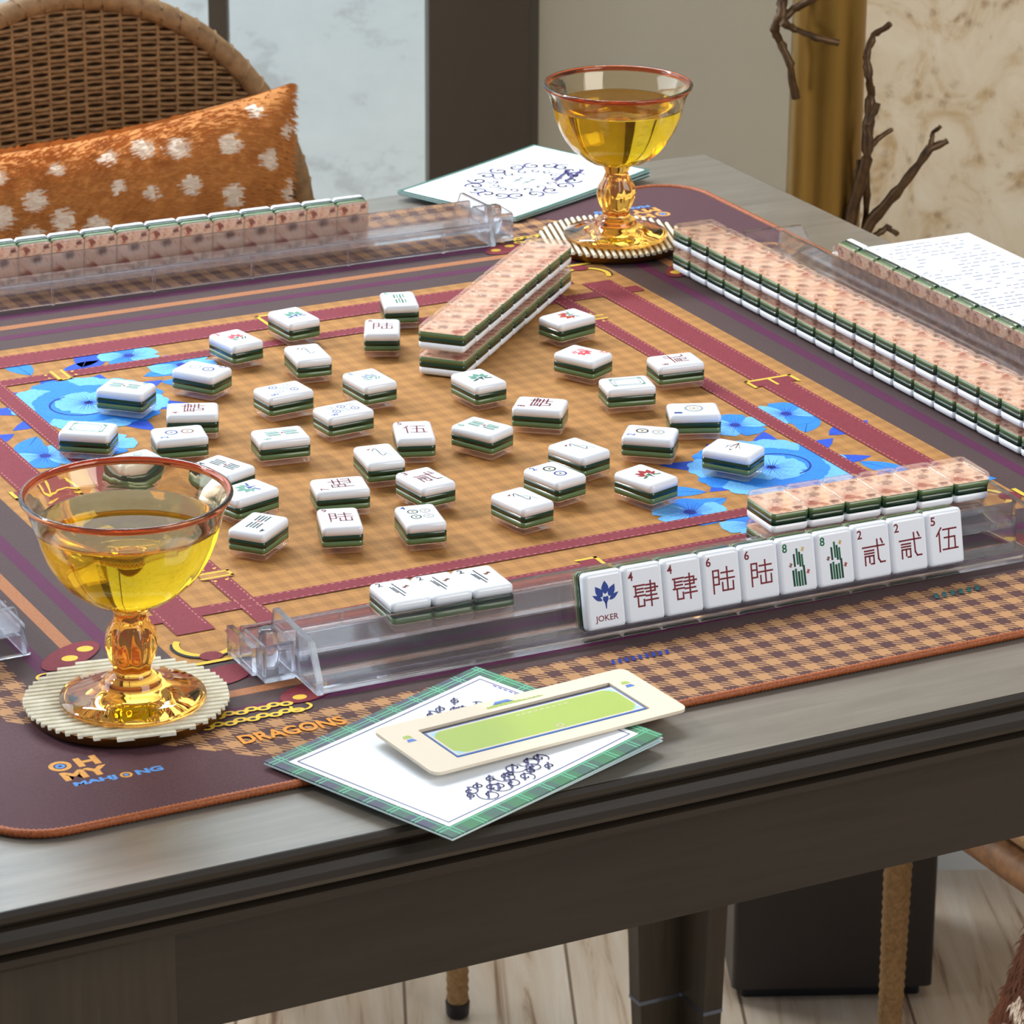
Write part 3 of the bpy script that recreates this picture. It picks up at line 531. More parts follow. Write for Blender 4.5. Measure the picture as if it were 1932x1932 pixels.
# the discards lying face up: x, y, direction the symbol points up, symbol, label
G0 = 'discarded tiles face up on the mat'
ZM = 0.0008                                       # just above the layers of print
for x, y, a, k, lb in (
    (-0.0446, 0.1675, 9.3, 'flower:i_pink:i_green:3', 'white tile with a pink and green flower near the back strap'),
    (-0.0859, 0.1219, 213.5, 'dots:2:i_navy:i_grey', 'white tile with blue and grey dots beyond the big blue flower'),
    (-0.1381, 0.1113, 224.7, 'bam:6:i_jade:i_green', 'white tile with two faded green bamboo blocks lying on the big back-left blue flower'),
    (-0.1185, 0.0575, 67, 'crak:si:4', 'white tile with a pale red character partly behind a two-dot tile'),
    (-0.1840, 0.0529, 233.3, 'soap', 'leftmost white tile, with a framed oblong, at the edge of the blue flower'),
    (-0.1407, 0.0231, 78.4, 'dots:2:i_navy:i_brown', 'white tile with a blue ring and a brown ring just behind the near glass'),
    (-0.0905, -0.0040, 82.1, 'bam:6:i_jade:i_green', 'white tile with two green bamboo blocks, right of the two-ring tile'),
    (-0.1392, -0.0370, 22.2, 'bam:4:i_ink:i_dgreen', 'white tile with dark bars half hidden by the near glass rim'),
    (-0.1430, -0.0777, 106.4, 'lotus:i_jade:i_navy', 'white tile with a blue and green sprig touching the near glass rim'),
    (-0.1575, -0.1277, 129.3, 'bam:4:i_ink:i_dgreen', 'white tile with black bars nearest the right side of the near glass'),
    (0.0050, 0.1929, 5.7, 'lotus:i_jade:i_navy', 'white tile with a faint teal sprig, at the back below the far rack'),
    (-0.0167, 0.1231, -6.9, 'bird', 'white tile with a faint curl and small dot in front of the teal sprig tile'),
    (-0.0577, 0.0663, 95.4, 'dots:5:i_grey:i_navy', 'white tile with five grey dots beside the centre left'),
    (0.0779, 0.1942, -18.6, 'bam:5:i_jade:i_green', 'rearmost white tile, with teal bars, left of the diagonal wall'),
    (0.0445, 0.1483, -26, 'crak:liu:6', 'square-on white tile with a pale red character left of the diagonal wall end'),
    (-0.0037, 0.0633, 4.2, 'flower:i_grey:i_jade:1', 'white tile with a faint grey blossom left of the green lotus tile'),
    (-0.0410, 0.0190, 94.2, 'dots:6:i_navy:i_grey', 'white tile with small blue dots in the middle of the discards'),
    (-0.0201, -0.0311, -20.1, 'crak:wu:5', 'white tile with a red five character turned square to the viewer'),
    (0.0537, 0.0345, 6.1, 'lotus:i_jade:i_dgreen', 'white tile with a green lotus at the foot of the diagonal wall'),
    (0.1559, 0.1161, 103.3, 'lotus:i_rust:i_jade', 'white tile with a red lotus right of the diagonal wall'),
    (0.1307, 0.0479, 206.7, 'flower:i_pink:i_pink:2', 'white tile with a pale red blossom in front of the far red lotus tile'),
    (0.0648, -0.0227, 51.6, 'crak:si:8', 'white tile with a dark brown-red character right of the green lotus tile'),
    (0.0175, -0.0425, 26.2, 'bam:6:i_jade:i_green', 'white tile with two green bamboo blocks at the centre right of the discards'),
    (0.0497, -0.0987, 15.6, 'bird', 'white tile with a curled bird and red beak behind the blue double-dot tile'),
    (-0.0544, -0.0578, -7.5, 'bird', 'white tile with a curled bird and red beak in the left middle'),
    (-0.0944, -0.0929, 77, 'crak:liu:7', 'white tile with a red character lying lengthwise behind the front row'),
    (-0.0482, -0.1042, 6.5, 'crak:er:3', 'white tile with a pale red character touching the four-dot tile from behind'),
    (0.0192, -0.1276, 13.1, 'dots:2:i_dgreen:i_navy', 'white tile with a green dot and a bright blue dot'),
    (-0.1156, -0.1392, -18.1, 'crak:liu:9', 'front white tile with red strokes, in front of the lengthwise red tile'),
    (-0.0752, -0.1538, -11.2, 'dots:4:i_dgreen:i_grey', 'white tile with four dark dots in the front row'),
    (-0.0153, -0.1557, 10.7, 'bird', 'front white tile with a curled bird and red beak, nearest the front strap'),
    (0.1743, 0.0125, 83.5, 'crak:er:6', 'white tile with a pale red character farthest right by the strap'),
    (0.1280, -0.0119, 77.7, 'soap', 'white tile with a framed oblong in the right part of the discards'),
    (0.1395, -0.0703, 67.4, 'dots:1:i_grey:i_grey', 'white tile with one large grey ring beside the front-right blue flowers'),
    (0.0977, -0.0941, 51.1, 'dots:2:i_ink:i_grey', 'white tile with two dark rosettes left of the one-ring tile'),
    (0.1270, -0.1371, 214.3, 'fan', 'white tile with grey strokes lying on the front-right blue flower'),
    (0.0620, -0.1536, 16.8, 'lotus:i_red:i_green', 'white tile with a bright red lotus near the front strap'),
    (-0.1795, -0.0060, 100, 'dots:5:i_jade:i_navy', 'white tile seen through the bowl of the near glass')):
    tile(up(x, y, ZM, a), k, lb, G0)

def wall_run(x0, y0, ang, n, layers, gname, where, skip_gap=None, z=ZM, step=0.0222):
    """double rows of face-down tiles side by side; the run starts at its corner and goes along ang"""
    ca, sa = math.cos(math.radians(ang)), math.sin(math.radians(ang))
    for L_ in range(layers):
        for i in range(n):
            s = (i + 0.5) * step
            if skip_gap and L_ == 1 and i == 0: s -= skip_gap
            jx = R.uniform(-0.0002, 0.0002)
            cx = x0 + ca * s - sa * (TL / 2 + jx); cy = y0 + sa * s + ca * (TL / 2 + jx)
            mx = up(cx, cy, z + L_ * (TT + 0.00005), ang) @ FLIP
            row = 'upper' if L_ else 'lower'
            tile(mx, None, f'marbled face-down tile, {ON[i]} from the {where[0]}, {row} row of {where[1]}', gname)
wall_run(0.0645, 0.0752, 43.2, 9, 2, 'tiles of the diagonal wall', ('near end', 'the diagonal wall'))
# wall on the right: runs toward the viewer, its face to the left
wall_run(0.2873, 0.2169, -90, 19, 2, 'tiles of the long right wall', ('far end', 'the long right wall'), None, ZM, 0.02228) if False else None
for L_ in range(2):
    for i in range(19):
        yy = 0.2169 - (i + 0.5) * 0.02228 + (0.0006 if (L_ and i == 0) else 0) - (0.0008 if (L_ and i > 0) else 0)
        tile(up(0.2873 + TL / 2 + R.uniform(-.0002, .0002), yy, ZM + L_ * (TT + 0.00005), 90) @ FLIP, None,
             f'marbled face-down tile, {ON[i]} from the far end, {"upper" if L_ else "lower"} row of the long right wall', 'tiles of the long right wall')
for L_ in range(2):
    for i in range(6):
        a = -2.4; s = (i + 0.5) * 0.0222; ca, sa = math.cos(math.radians(a)), math.sin(math.radians(a))
        cx = 0.0754 + ca * s - sa * TL / 2; cy = -0.2650 + sa * s + ca * TL / 2
        tile(up(cx, cy, ZM + L_ * (TT + 0.00005), a) @ FLIP, None, f'marbled face-down tile, {ON[i]} from left, {"upper" if L_ else "lower"} row behind the numbered hand tiles', 'tiles of the short wall behind the hand')

# ------------------------------------------------------------------ clear racks
def soften(o, w=0.00045):
    bm = bmesh.new(); bm.from_mesh(o.data)
    es = [e for e in bm.edges if len(e.link_faces) == 2 and e.calc_face_angle() > 0.35]
    bmesh.ops.bevel(bm, geom=es, offset=w, segments=2, affect='EDGES', clamp_overlap=True); bm.to_mesh(o.data); bm.free()
def make_rack():
    """the player sits at -y; y = 0 is the front lip, 0.058 the rear wall; the pusher arm lies beyond"""
    rk = empty('tile_rack'); hl = 0.2055
    def ext(name, prof, x0, x1, parent=rk):
        mb = MB(); n = len(prof); mb.loft([[(x, p[0], p[1]) for p in prof] for x in (x0, x1)], M['acrylic']); o = mb.build(name, parent); weld(o); soften(o); return o
    ext('tray', [(0.0, 0.0), (0.0, 0.0062), (0.0022, 0.0062), (0.003, 0.0030), (0.0205, 0.0030), (0.0238, 0.0235), (0.0266, 0.0235), (0.0282, 0.0122), (0.0552, 0.0122), (0.0556, 0.0160), (0.0580, 0.0160), (0.0580, 0.0), (0.0558, 0.0), (0.0554, 0.0102), (0.0262, 0.0102), (0.0235, 0.0012), (0.0215, 0.0)], -hl, hl)
    for s in (-1, 1): ext('end_plate', [(-0.0012, 0.0), (-0.0012, 0.0070), (0.0085, 0.0245), (0.0525, 0.0262), (0.0595, 0.0)], s * hl if s > 0 else -hl - 0.0036, s * hl + 0.0036 if s > 0 else -hl)
    for x in [-0.17 + 0.0683 * i for i in range(6)]:
        mb = MB(); mb.box((x - 0.0008, 0.0581, 0.0), (x + 0.0008, 0.0600, 0.0150), M['acrylic']); mb.build('rib', rk)
    x1 = -hl - 0.0038
    hb = ext('hinge_box', [(0.0235, 0.0), (0.0235, 0.0175), (0.0255, 0.0195), (0.0255, 0.003), (0.0500, 0.003), (0.0500, 0.0195), (0.0520, 0.0175), (0.0520, 0.0)], x1 - 0.0165, x1 - 0.0002)
    for xx in (x1 - 0.0165, x1 - 0.0018):
        mb = MB(); mb.box((xx, 0.0257, 0.0032), (xx + 0.0014, 0.0498, 0.0190), M['acrylic']); mb.build('hinge_wall', rk)
    mb = MB(); n = 20; mb.loft([[(x1 - 0.0085 + r * math.cos(2 * PI * k / n), 0.0385 + r * math.sin(2 * PI * k / n), z) for k in range(n)] for z, r in ((0.0035, 0.0048), (0.0210, 0.0048), (0.0222, 0.0040), (0.0226, 0.002))], M['acrylic'], True); weld(mb.build('peg', rk))
    return rk
def make_pusher(rk, ang):
    p = MB(); prof = [(0.0, 0.0), (0.0, 0.0150), (0.0024, 0.0150), (0.0024, 0.0022), (0.0050, 0.0022), (0.0050, 0.0)]
    p.loft([[(x, q[0], q[1]) for q in prof] for x in (0.0, 0.424)], M['acrylic'])
    o = p.build('pusher_arm', rk); weld(o); soften(o); o.location = (-0.2225, 0.0612, 0); o.rotation_euler = (0, 0, math.radians(ang))
    p = MB(); p.box((-0.0012, -0.0270, 0.0004), (0.0022, 0.0052, 0.0150), M['acrylic']); c = p.build('pusher_clip', rk); c.location = (-0.2268, 0.0612, 0); return o
ZR = Z0 + ZM
rk1 = make_rack(); rk1.location = (0, -0.3185, ZR); rk1.rotation_euler = (0, 0, math.radians(-0.8)); make_pusher(rk1, -1.5)
tag(rk1, 'clear acrylic tile rack in front, holding the row of face-up tiles', 'tile rack', 'clear tile racks')
def rack_copy(loc, rz, label):
    c = copy_tree(rk1); c.location = loc; c.rotation_euler = (0, 0, math.radians(rz)); return tag(c, label, 'tile rack', 'clear tile racks')
rk2 = rack_copy((0.0, 0.3800, ZR), 178.6, 'clear acrylic tile rack at the back, in front of the wicker chair')
rk3 = rack_copy((0.3830, -0.010, ZR), 90, 'clear acrylic tile rack behind the long right wall of tiles')
rk4 = rack_copy((-0.3735, 0.0015, ZR), -90, 'clear acrylic tile rack of which only the end shows at the left')
for q in (rk2, rk4):
    for ch in list(q.children):
        if ch.name.startswith('pusher') or (q is rk4 and (ch.name.startswith('hinge') or ch.name.startswith('peg'))): bpy.data.objects.remove(ch)
for ch in rk2.children:
    if ch.name.startswith(('hinge', 'peg')): ch.location.x += 0.0

# a tile standing in a rack, leaning back on the rest: front face toward the player
LEAN = math.radians(77.5)
def hand_tile(rk, s, kind, label, group):
    base = rk.matrix_basis if rk.matrix_basis != Matrix.Identity(4) else rk.matrix_world
    # local frame: symbol up goes up the slope, the face looks at -y
    m = Matrix.Translation((s, 0.0030, 0.0042)) @ Matrix.Rotation(LEAN, 4, 'X') @ Matrix.Translation((0, TL / 2, -TT))
    tile(base @ m, kind, label, group)
HAND = [('joker', 'joker tile with a blue lotus and the word JOKER, leftmost in the front rack'), ('crak:si:4', 'tile marked 4 in dark red, directly right of the joker'), ('crak:si:4', 'tile marked 4 in dark red, standing left of the first 6'),
        ('crak:liu:6', 'tile marked 6 in dark red, standing right of the second 4'), ('crak:liu:6', 'tile marked 6 in dark red, standing left of the first green 8'), ('bam8', 'tile marked 8 with green bamboo, beside the dark red 6'),
        ('bam8', 'tile marked 8 with green bamboo, beside the dark red 2'), ('crak:er:2', 'tile marked 2 in dark red, standing right of the green 8'), ('crak:er:2', 'tile marked 2 in dark red, standing left of the 5'), ('crak:wu:5', 'tile marked 5 in dark red, rightmost in the front rack')]
for i, (k, lb) in enumerate(HAND): hand_tile(rk1, -0.0490 + i * 0.02225, k, lb, 'hand tiles in the front rack')
for i in range(12): hand_tile(rk2, -0.1215 + i * 0.02225, None, f'marbled-backed tile standing in the back rack, {ON[i]} from the right', 'hand tiles in the back rack')
for i in range(13): hand_tile(rk3, 0.1335 - i * 0.02225, None, f'marbled-backed tile standing in the right rack, {ON[i]} from the far end', 'hand tiles in the right rack')
for i, lb in enumerate(('left', 'middle', 'right')):      # exposed set on the ledge
    a = -2.0; s = -0.1443 + i * 0.0221
    tile(up(s, -0.2740 - (s + 0.1443) * 0.045, ZM + 0.01225, a), 'bam2', f'{lb} one of the three face-up bamboo tiles lying on the ledge of the front rack', 'exposed tiles on the front rack')

# ------------------------------------------------------------------ coasters and coupe glasses
def coaster(x, y, rz, label):
    c = empty('coaster', (x, y, Z0 + ZM), rz); r = 0.0485
    mb = MB(); n = 56
    mb.loft([[(q * math.cos(2 * PI * k / n) * (1 + .006 * math.sin(5 * 2 * PI * k / n)), q * math.sin(2 * PI * k / n), z) for k in range(n)] for z, q in ((0, r * .93), (0.002, r * .985), (0.0058, r * .995))], M['brass'], True); mb.build('coaster_base', c)
    mb = MB(); s = -r + 0.002; p = 0.0044
    while s < r - 0.0005:
        hlf = math.sqrt(max(r * r - s * s, 0)); 
        if hlf > 0.002:
            prof = [(-p * .30, 0.0050), (-p * .26, 0.0066), (0, 0.0072), (p * .26, 0.0066), (p * .30, 0.0050)]
            mb.loft([[(xx, s + q[0], q[1]) for q in prof] for xx in (-hlf - R.uniform(0, .0006), hlf + R.uniform(0, .0006))], M['ridge'])
        s += p
    mb.build('ridged_top', c)
    return tag(c, label, 'coaster', 'ridged round coasters')
coaster(-0.2960, -0.2895, math.radians(-10), 'ridged round coaster under the near amber glass')
coaster(0.2795, 0.2850, math.radians(72), 'ridged round coaster under the far amber glass')
def make_glass():
    g = empty('coupe_glass'); n = 64
    def lathe(name, prof, m, lob=None, parent=g, closed=True, smooth=True):
        rings = []; prof = [(z * 1.046, r * (1 + 0.034 * min(1, max(0, (z - .05) / .03)))) for z, r in prof]
        for z, r in prof:
            am, N = lob(z / 1.046) if lob else (0, 1); rings.append([(r * (1 + am * math.cos(N * 2 * PI * k / n)) * math.cos(2 * PI * k / n), r * (1 + am * math.cos(N * 2 * PI * k / n)) * math.sin(2 * PI * k / n), z) for k in range(n)])
        mb = MB(); mb.loft(rings, m, smooth, False); o = mb.build(name, parent); return o
    # one continuous skin of glass, cut into parts where its look changes
    foot = lathe('foot', [(0.0003, 0.0001), (0.0003, 0.030), (0.0006, 0.0340), (0.0018, 0.0350), (0.0030, 0.0346), (0.0048, 0.026), (0.0078, 0.0160), (0.0098, 0.0138), (0.0112, 0.0138), (0.0124, 0.0120)], M['amber'])
    stem = lathe('stem', [(0.0124, 0.0120), (0.0140, 0.0096), (0.0175, 0.0090), (0.0225, 0.0112), (0.0285, 0.0124), (0.0335, 0.0116), (0.0390, 0.0086), (0.0430, 0.0076), (0.0450, 0.0088), (0.0470, 0.0092), (0.0485, 0.0090)], M['amber'], lambda z: (0.075 * max(0, math.sin((z - 0.0155) / 0.0275 * PI)) if 0.0155 < z < 0.043 else 0, 8))
    pan = lambda z: (0.012 * max(0, min(1, (0.092 - z) / 0.02)) * max(0, min(1, (z - 0.05) / 0.008)), 10)
    out = [(0.0485, 0.0090), (0.0492, 0.0150), (0.0505, 0.0196), (0.0535, 0.0240), (0.0580, 0.0292), (0.0640, 0.0338), (0.0715, 0.0378), (0.0800, 0.0408), (0.0885, 0.0430), (0.0940, 0.0448), (0.0975, 0.0468)]
    inn = [(0.0975, 0.0450), (0.0940, 0.0430), (0.0885, 0.0414), (0.0800, 0.0392), (0.0715, 0.0361), (0.0640, 0.0320), (0.0580, 0.0270), (0.0545, 0.0220), (0.0530, 0.0160), (0.0525, 0.0080), (0.0524, 0.0001)]
    bowl = lathe('bowl', out, M['glass'], pan); mb = MB()
    inner = lathe('bowl_lining', inn, M['glass'], None, bowl)
    lathe('rim', [(0.0975, 0.0468), (0.0985, 0.0478), (0.0997, 0.0482), (0.1006, 0.0476), (0.1008, 0.0466), (0.1002, 0.0456), (0.0990, 0.0451), (0.0975, 0.0450)], M['rim'], None, bowl)
    dr = [(0.0524, 0.0001), (0.0527, 0.0080), (0.0532, 0.0159), (0.0547, 0.0218), (0.0581, 0.0267), (0.0641, 0.0317), (0.0716, 0.0358), (0.0800, 0.0389), (0.0862, 0.0405), (0.0866, 0.0411), (0.0864, 0.0402), (0.0862, 0.0300), (0.0862, 0.0001)]
    dr = [(z - 0.0004, r + 0.0005) if i < 9 else (z, r) for i, (z, r) in enumerate(dr)]
    d = lathe('drink', dr, M['drink']); return g
gl = make_glass(); gl.location = (-0.2953, -0.2965, Z0 + ZM + 0.0073); tag(gl, 'amber coupe glass with golden drink, the large one at the near left corner', 'glass', 'amber coupe glasses')
g2 = copy_tree(gl); g2.location = (0.2795, 0.2800, Z0 + ZM + 0.0073); g2.rotation_euler = (0, 0, 0.4); tag(g2, 'amber coupe glass with golden drink, at the far corner in front of the beige wall', 'glass', 'amber coupe glasses')

# ------------------------------------------------------------------ printed cards
def swirl(mb, cx, cy, r, turns, w, z, m, a0=0.0, flip=1):
    pts = [(cx + flip * r * (1 - .8 * i / 20) * math.cos(a0 + turns * 2 * PI * i / 20), cy + r * (1 - .8 * i / 20) * math.sin(a0 + turns * 2 * PI * i / 20)) for i in range(21)]
    stroke(mb, pts, w, z, m)
def leafs(parent, w, h, n, m_edge, lift, z0=0.0, th=0.0005, off=0.0):
    """folded leaves that open a little toward +x"""
    for i in range(n):
        mb = MB(); N = 10; top = []; bot = []
        for k in range(N + 1):
            u = k / N; x = -w / 2 + w * u; z = z0 + i * th + lift * i * u * u
            top.append((x, z + th * 0.8)); bot.append((x, z))
        pr = top + bot[::-1]
        mb.loft([[(p[0], y, p[1]) for p in pr] for y in (-h / 2 + off * i, h / 2 + off * i)], m_edge[i % len(m_edge)]); weld(mb.build('leaf', parent))
def near_booklet():
    W_, H_ = 0.1440, 0.1185
    b = empty('booklet', (-0.1755, -0.4090, Z0 + 0.0021)); b.rotation_euler = (0, 0, math.radians(20.8))
    tag(b, 'white booklet with dark green plaid border lying over the near table edge', 'booklet')
    leafs(b, W_, H_, 3, [M['page'], M['page'], M['plaid']], 0.0011)
    mb = MB()
    def surf(u, v, e): x = -W_ / 2 + W_ * u; return (x, -H_ / 2 + H_ * v, 0.0010 + 0.0004 + 0.0022 * u * u + e)
    def patch(u0, u1, v0, v1, e, m):
        N = 10; vs = []; fs = []
        for k in range(N + 1): u = u0 + (u1 - u0) * k / N; vs += [surf(u, v0, e), surf(u, v1, e)]
        fs = [[2 * k, 2 * k + 2, 2 * k + 3, 2 * k + 1] for k in range(N)]; mb.add(vs, fs, m)
    patch(0, 1, 0, 1, 0.0001, M['plaid']); a, c = 0.050, 0.075
    patch(a, 1 - a, c, 1 - c, 0.0002, M['card'])
    a2, c2 = 0.068, 0.097; t_ = 0.006
    for u0, u1, v0, v1 in ((a2, 1 - a2, c2, c2 + t_), (a2, 1 - a2, 1 - c2 - t_, 1 - c2), (a2, a2 + t_ * .8, c2, 1 - c2), (1 - a2 - t_ * .8, 1 - a2, c2, 1 - c2)): patch(u0, u1, v0, v1, 0.0003, M['cnavy'])
    zz = 0.0034
    zs_ = lambda x: 0.00175 + 0.0022 * ((x + 0.008 + W_ / 2) / W_) ** 2
    for cx, cy, n_, wd, ht in ((-0.010, -0.0365, 17, 0.050, 0.011), (0.0260, 0.0330, 8, 0.026, 0.012), (0.050, 0.0, 7, 0.010, 0.040)):
        for i in range(n_):
            x, y = cx + wd * (i / (n_ - 1) - 0.5), cy + ht * 0.5 * math.sin(i * 2.4); swirl(mb, x, y, 0.0028 + 0.0016 * (i % 3), 1.15 * (-1) ** i, 0.0006, zs_(x), M['cnavy'], i * 1.1)
            stroke(mb, [(x - .003, y - .002), (x + .002, y + .003)], 0.0011, zs_(x), M['cnavy'])
    for i in range(22): stroke(mb, [(0.0602, -0.036 + i * 0.0034), (0.0602, -0.0342 + i * 0.0034)], 0.0007, zs_(0.0602), M['cviolet'])
    # a lantern drawn in the upper left
    for p in ([(-0.016, 0.027), (-0.013, 0.037), (-0.004, 0.038), (0.013, 0.033)], [(-0.016, 0.027), (-0.006, 0.026), (0.010, 0.031)], [(-0.011, 0.0365), (-0.006, 0.027)], [(-0.005, 0.0375), (0.001, 0.029)], [(0.006, 0.035), (0.014, 0.0315)]): stroke(mb, p, 0.0010, 0.0026, M['cnavy'])
    mb.build('cover_print', b)
near_booklet()
def frame_card():
    W_, H_ = 0.1420, 0.0545; b = empty('bookmark_card', (-0.1370, -0.4020, Z0 + 0.0072)); b.rotation_euler = (math.radians(1.2), math.radians(0.6), math.radians(6.2))
    tag(b, 'beige framed card with a lime green panel lying on the plaid booklet', 'card')
    mb = MB(); out = rrect(W_, H_, 0.0045, 0, 5); inn = rrect(W_ - 0.034, H_ - 0.020, 0.0008, 0, 5)
    n = len(out); vs = [(p[0], p[1], z) for z in (0, 0.0016) for p in out] + [(p[0] + 0.001, p[1] - 0.001, z) for z in (0, 0.0016) for p in inn]; fs = []
    for j in range(n):
        k = (j + 1) % n; fs += [[j, k, n + k, n + j], [2 * n + k, 2 * n + j, 3 * n + j, 3 * n + k], [n + j, n + k, 3 * n + k, 3 * n + j], [k, j, 2 * n + j, 2 * n + k]]
    mb.add(vs, fs, M['beige'])
    for sx in (-1, 1):
        for x, y, c in ((sx * .0615, 0.012, 'lime'), (sx * .0615, 0.008, 'cblue')): mb.poly([(x - .0025, y - .0012), (x + .0025, y - .0012), (x + .0015, y + .0016), (x - .0015, y + .0016)], 0.00168, M[c])
    for k in range(12): x = -0.012 + k * 0.0026; mb.poly([(x, 0.0195), (x + .003, 0.0195), (x + .0028, 0.0212 + 0.002 * math.sin(k * .5)), (x, 0.0214)], 0.00168, M['lime'])
    mb.poly([(-0.008, .0215), (0.004, .0215), (0.002, .0245), (-.005, .0245)], 0.00168, M['cblue'])
    mb.build('frame', b)
    mb = MB(); w, h = W_ - 0.036, H_ - 0.0245
    mb.loft([rrect(w + 0.0015, h + 0.0035, 0.0006, z, 2, 0.001, -0.001) for z in (0.0001, 0.0003)], M['slot'])
    mb.loft([rrect(w, h - 0.001, 0.0006, z, 2, 0.001, -0.0020) for z in (0.0004, 0.0012)], M['cblue'])
    q = [p[:2] for p in rrect(w - 0.0016, h - 0.0026, 0.0004, 0, 2, 0.001, -0.0020)]; mb.poly(q, 0.00126, M['beige'])
    q = [p[:2] for p in rrect(w - 0.0036, h - 0.0046, 0.0042, 0, 5, 0.001, -0.0020)]
    for sx in (-1, 1):
        for sy in (-1, 1): mb.poly([(0.001 + sx * (w / 2 - 0.0018), -0.002 + sy * (h / 2 - 0.0023)), (0.001 + sx * (w / 2 - 0.0068), -0.002 + sy * (h / 2 - 0.0023)), (0.001 + sx * (w / 2 - 0.0038), -0.002 + sy * (h / 2 - 0.0043)), (0.001 + sx * (w / 2 - 0.0018), -0.002 + sy * (h / 2 - 0.0073))][::sx * sy], 0.0013, M['clblue'])
    mb.poly(q, 0.00128, M['lime'])
    for k in range(9): stroke(mb, [(-0.004 + k * 0.0034, 0.0075), (-0.0022 + k * 0.0034, 0.0075)], 0.0005, 0.00134, M['beige'])
    r = [p[:2] for p in rrect(0.0032, 0.0032, 0.0004, 0, 2, 0.008, -0.0120)]; stroke(mb, r + r[:1], 0.0006, 0.00134, M['beige'])
    mb.build('green_panel', b)
frame_card()
def far_booklet():
    W_, H_ = 0.152, 0.1075; b = empty('booklet', (0.2935, 0.4400, Z0 + 0.0010)); b.rotation_euler = (0, 0, math.radians(23.5))
    tag(b, 'white booklet with violet scroll emblem at the back, left of the far glass', 'booklet')
    leafs(b, W_, H_, 4, [M['cgreen'], M['page'], M['cgreen'], M['page']], 0.0007, 0, 0.0006)
    mb = MB(); z = 0.0062
    vs = []; N = 10
    for k in range(N + 1): u = k / N; vs += [(-W_ / 2 + W_ * u, -H_ / 2, 0.0026 + 0.0024 * u * u), (-W_ / 2 + W_ * u, H_ / 2, 0.0026 + 0.0024 * u * u)]
    mb.add(vs, [[2 * k, 2 * k + 2, 2 * k + 3, 2 * k + 1] for k in range(N)], M['cgreen'])
    a = 0.965
    mb.add([(v[0] * a, v[1] * 0.94, v[2] + 0.0001) for v in vs], [[2 * k, 2 * k + 2, 2 * k + 3, 2 * k + 1] for k in range(N)], M['card'])
    zf = lambda x: 0.0029 + 0.0024 * ((x + 0.01 + W_ / 2) / W_) ** 2
    for i in range(18):
        an = 2 * PI * i / 18; x, y = 0.042 * math.cos(an), 0.030 * math.sin(an); swirl(mb, x, y, 0.0072, 1.1 * (-1) ** i, 0.0013, zf(x), M['cviolet'], an)
    for i in range(14):
        an = 2 * PI * i / 14; x, y = 0.026 * math.cos(an), 0.019 * math.sin(an); swirl(mb, x, y, 0.0046, 0.9, 0.0009, zf(x), M['cviolet'], an)
    for p in ([(0.012, -0.018), (0.040, -0.008)], [(0.018, -0.024), (0.046, -0.016)], [(0.030, -0.022), (0.034, -0.010)]): stroke(mb, p, 0.0022, zf(0.04), M['cnavy'])
    for p in ([(-0.008, 0.004), (0.004, 0.006)], [(-0.002, 0.008), (-0.002, -0.005)], [(-0.008, -0.004), (0.008, -0.003)], [(0.004, 0.008), (0.006, -0.004)]): stroke(mb, p, 0.0008, zf(0.0), M['cgreen'])
    mb.build('cover_print', b)
far_booklet()
def score_card():
    W_, H_ = 0.108, 0.24; b = empty('score_card', (0.4520, 0.0790, Z0 + 0.0010)); b.rotation_euler = (0, 0, math.radians(-1))
    tag(b, 'white card printed with fine lines of text behind the right rack', 'card')
    mb = MB(); mb.loft([rrect(W_, H_, 0.001, z, 2) for z in (0, 0.0014)], M['card']); mb.build('card_stock', b)
    mb = MB()
    for r_ in range(34):
        y = H_ / 2 - 0.008 - r_ * 0.0066; x = -W_ / 2 + 0.006
        while x < W_ / 2 - 0.008:
            l_ = R.uniform(0.002, 0.008)
            if R.random() < 0.62: stroke(mb, [(x, y), (min(x + l_, W_ / 2 - .006), y)], 0.0013, 0.00148, M['ctext'], None, False)
            x += l_ + 0.0016
    mb.build('printed_text', b)
score_card()

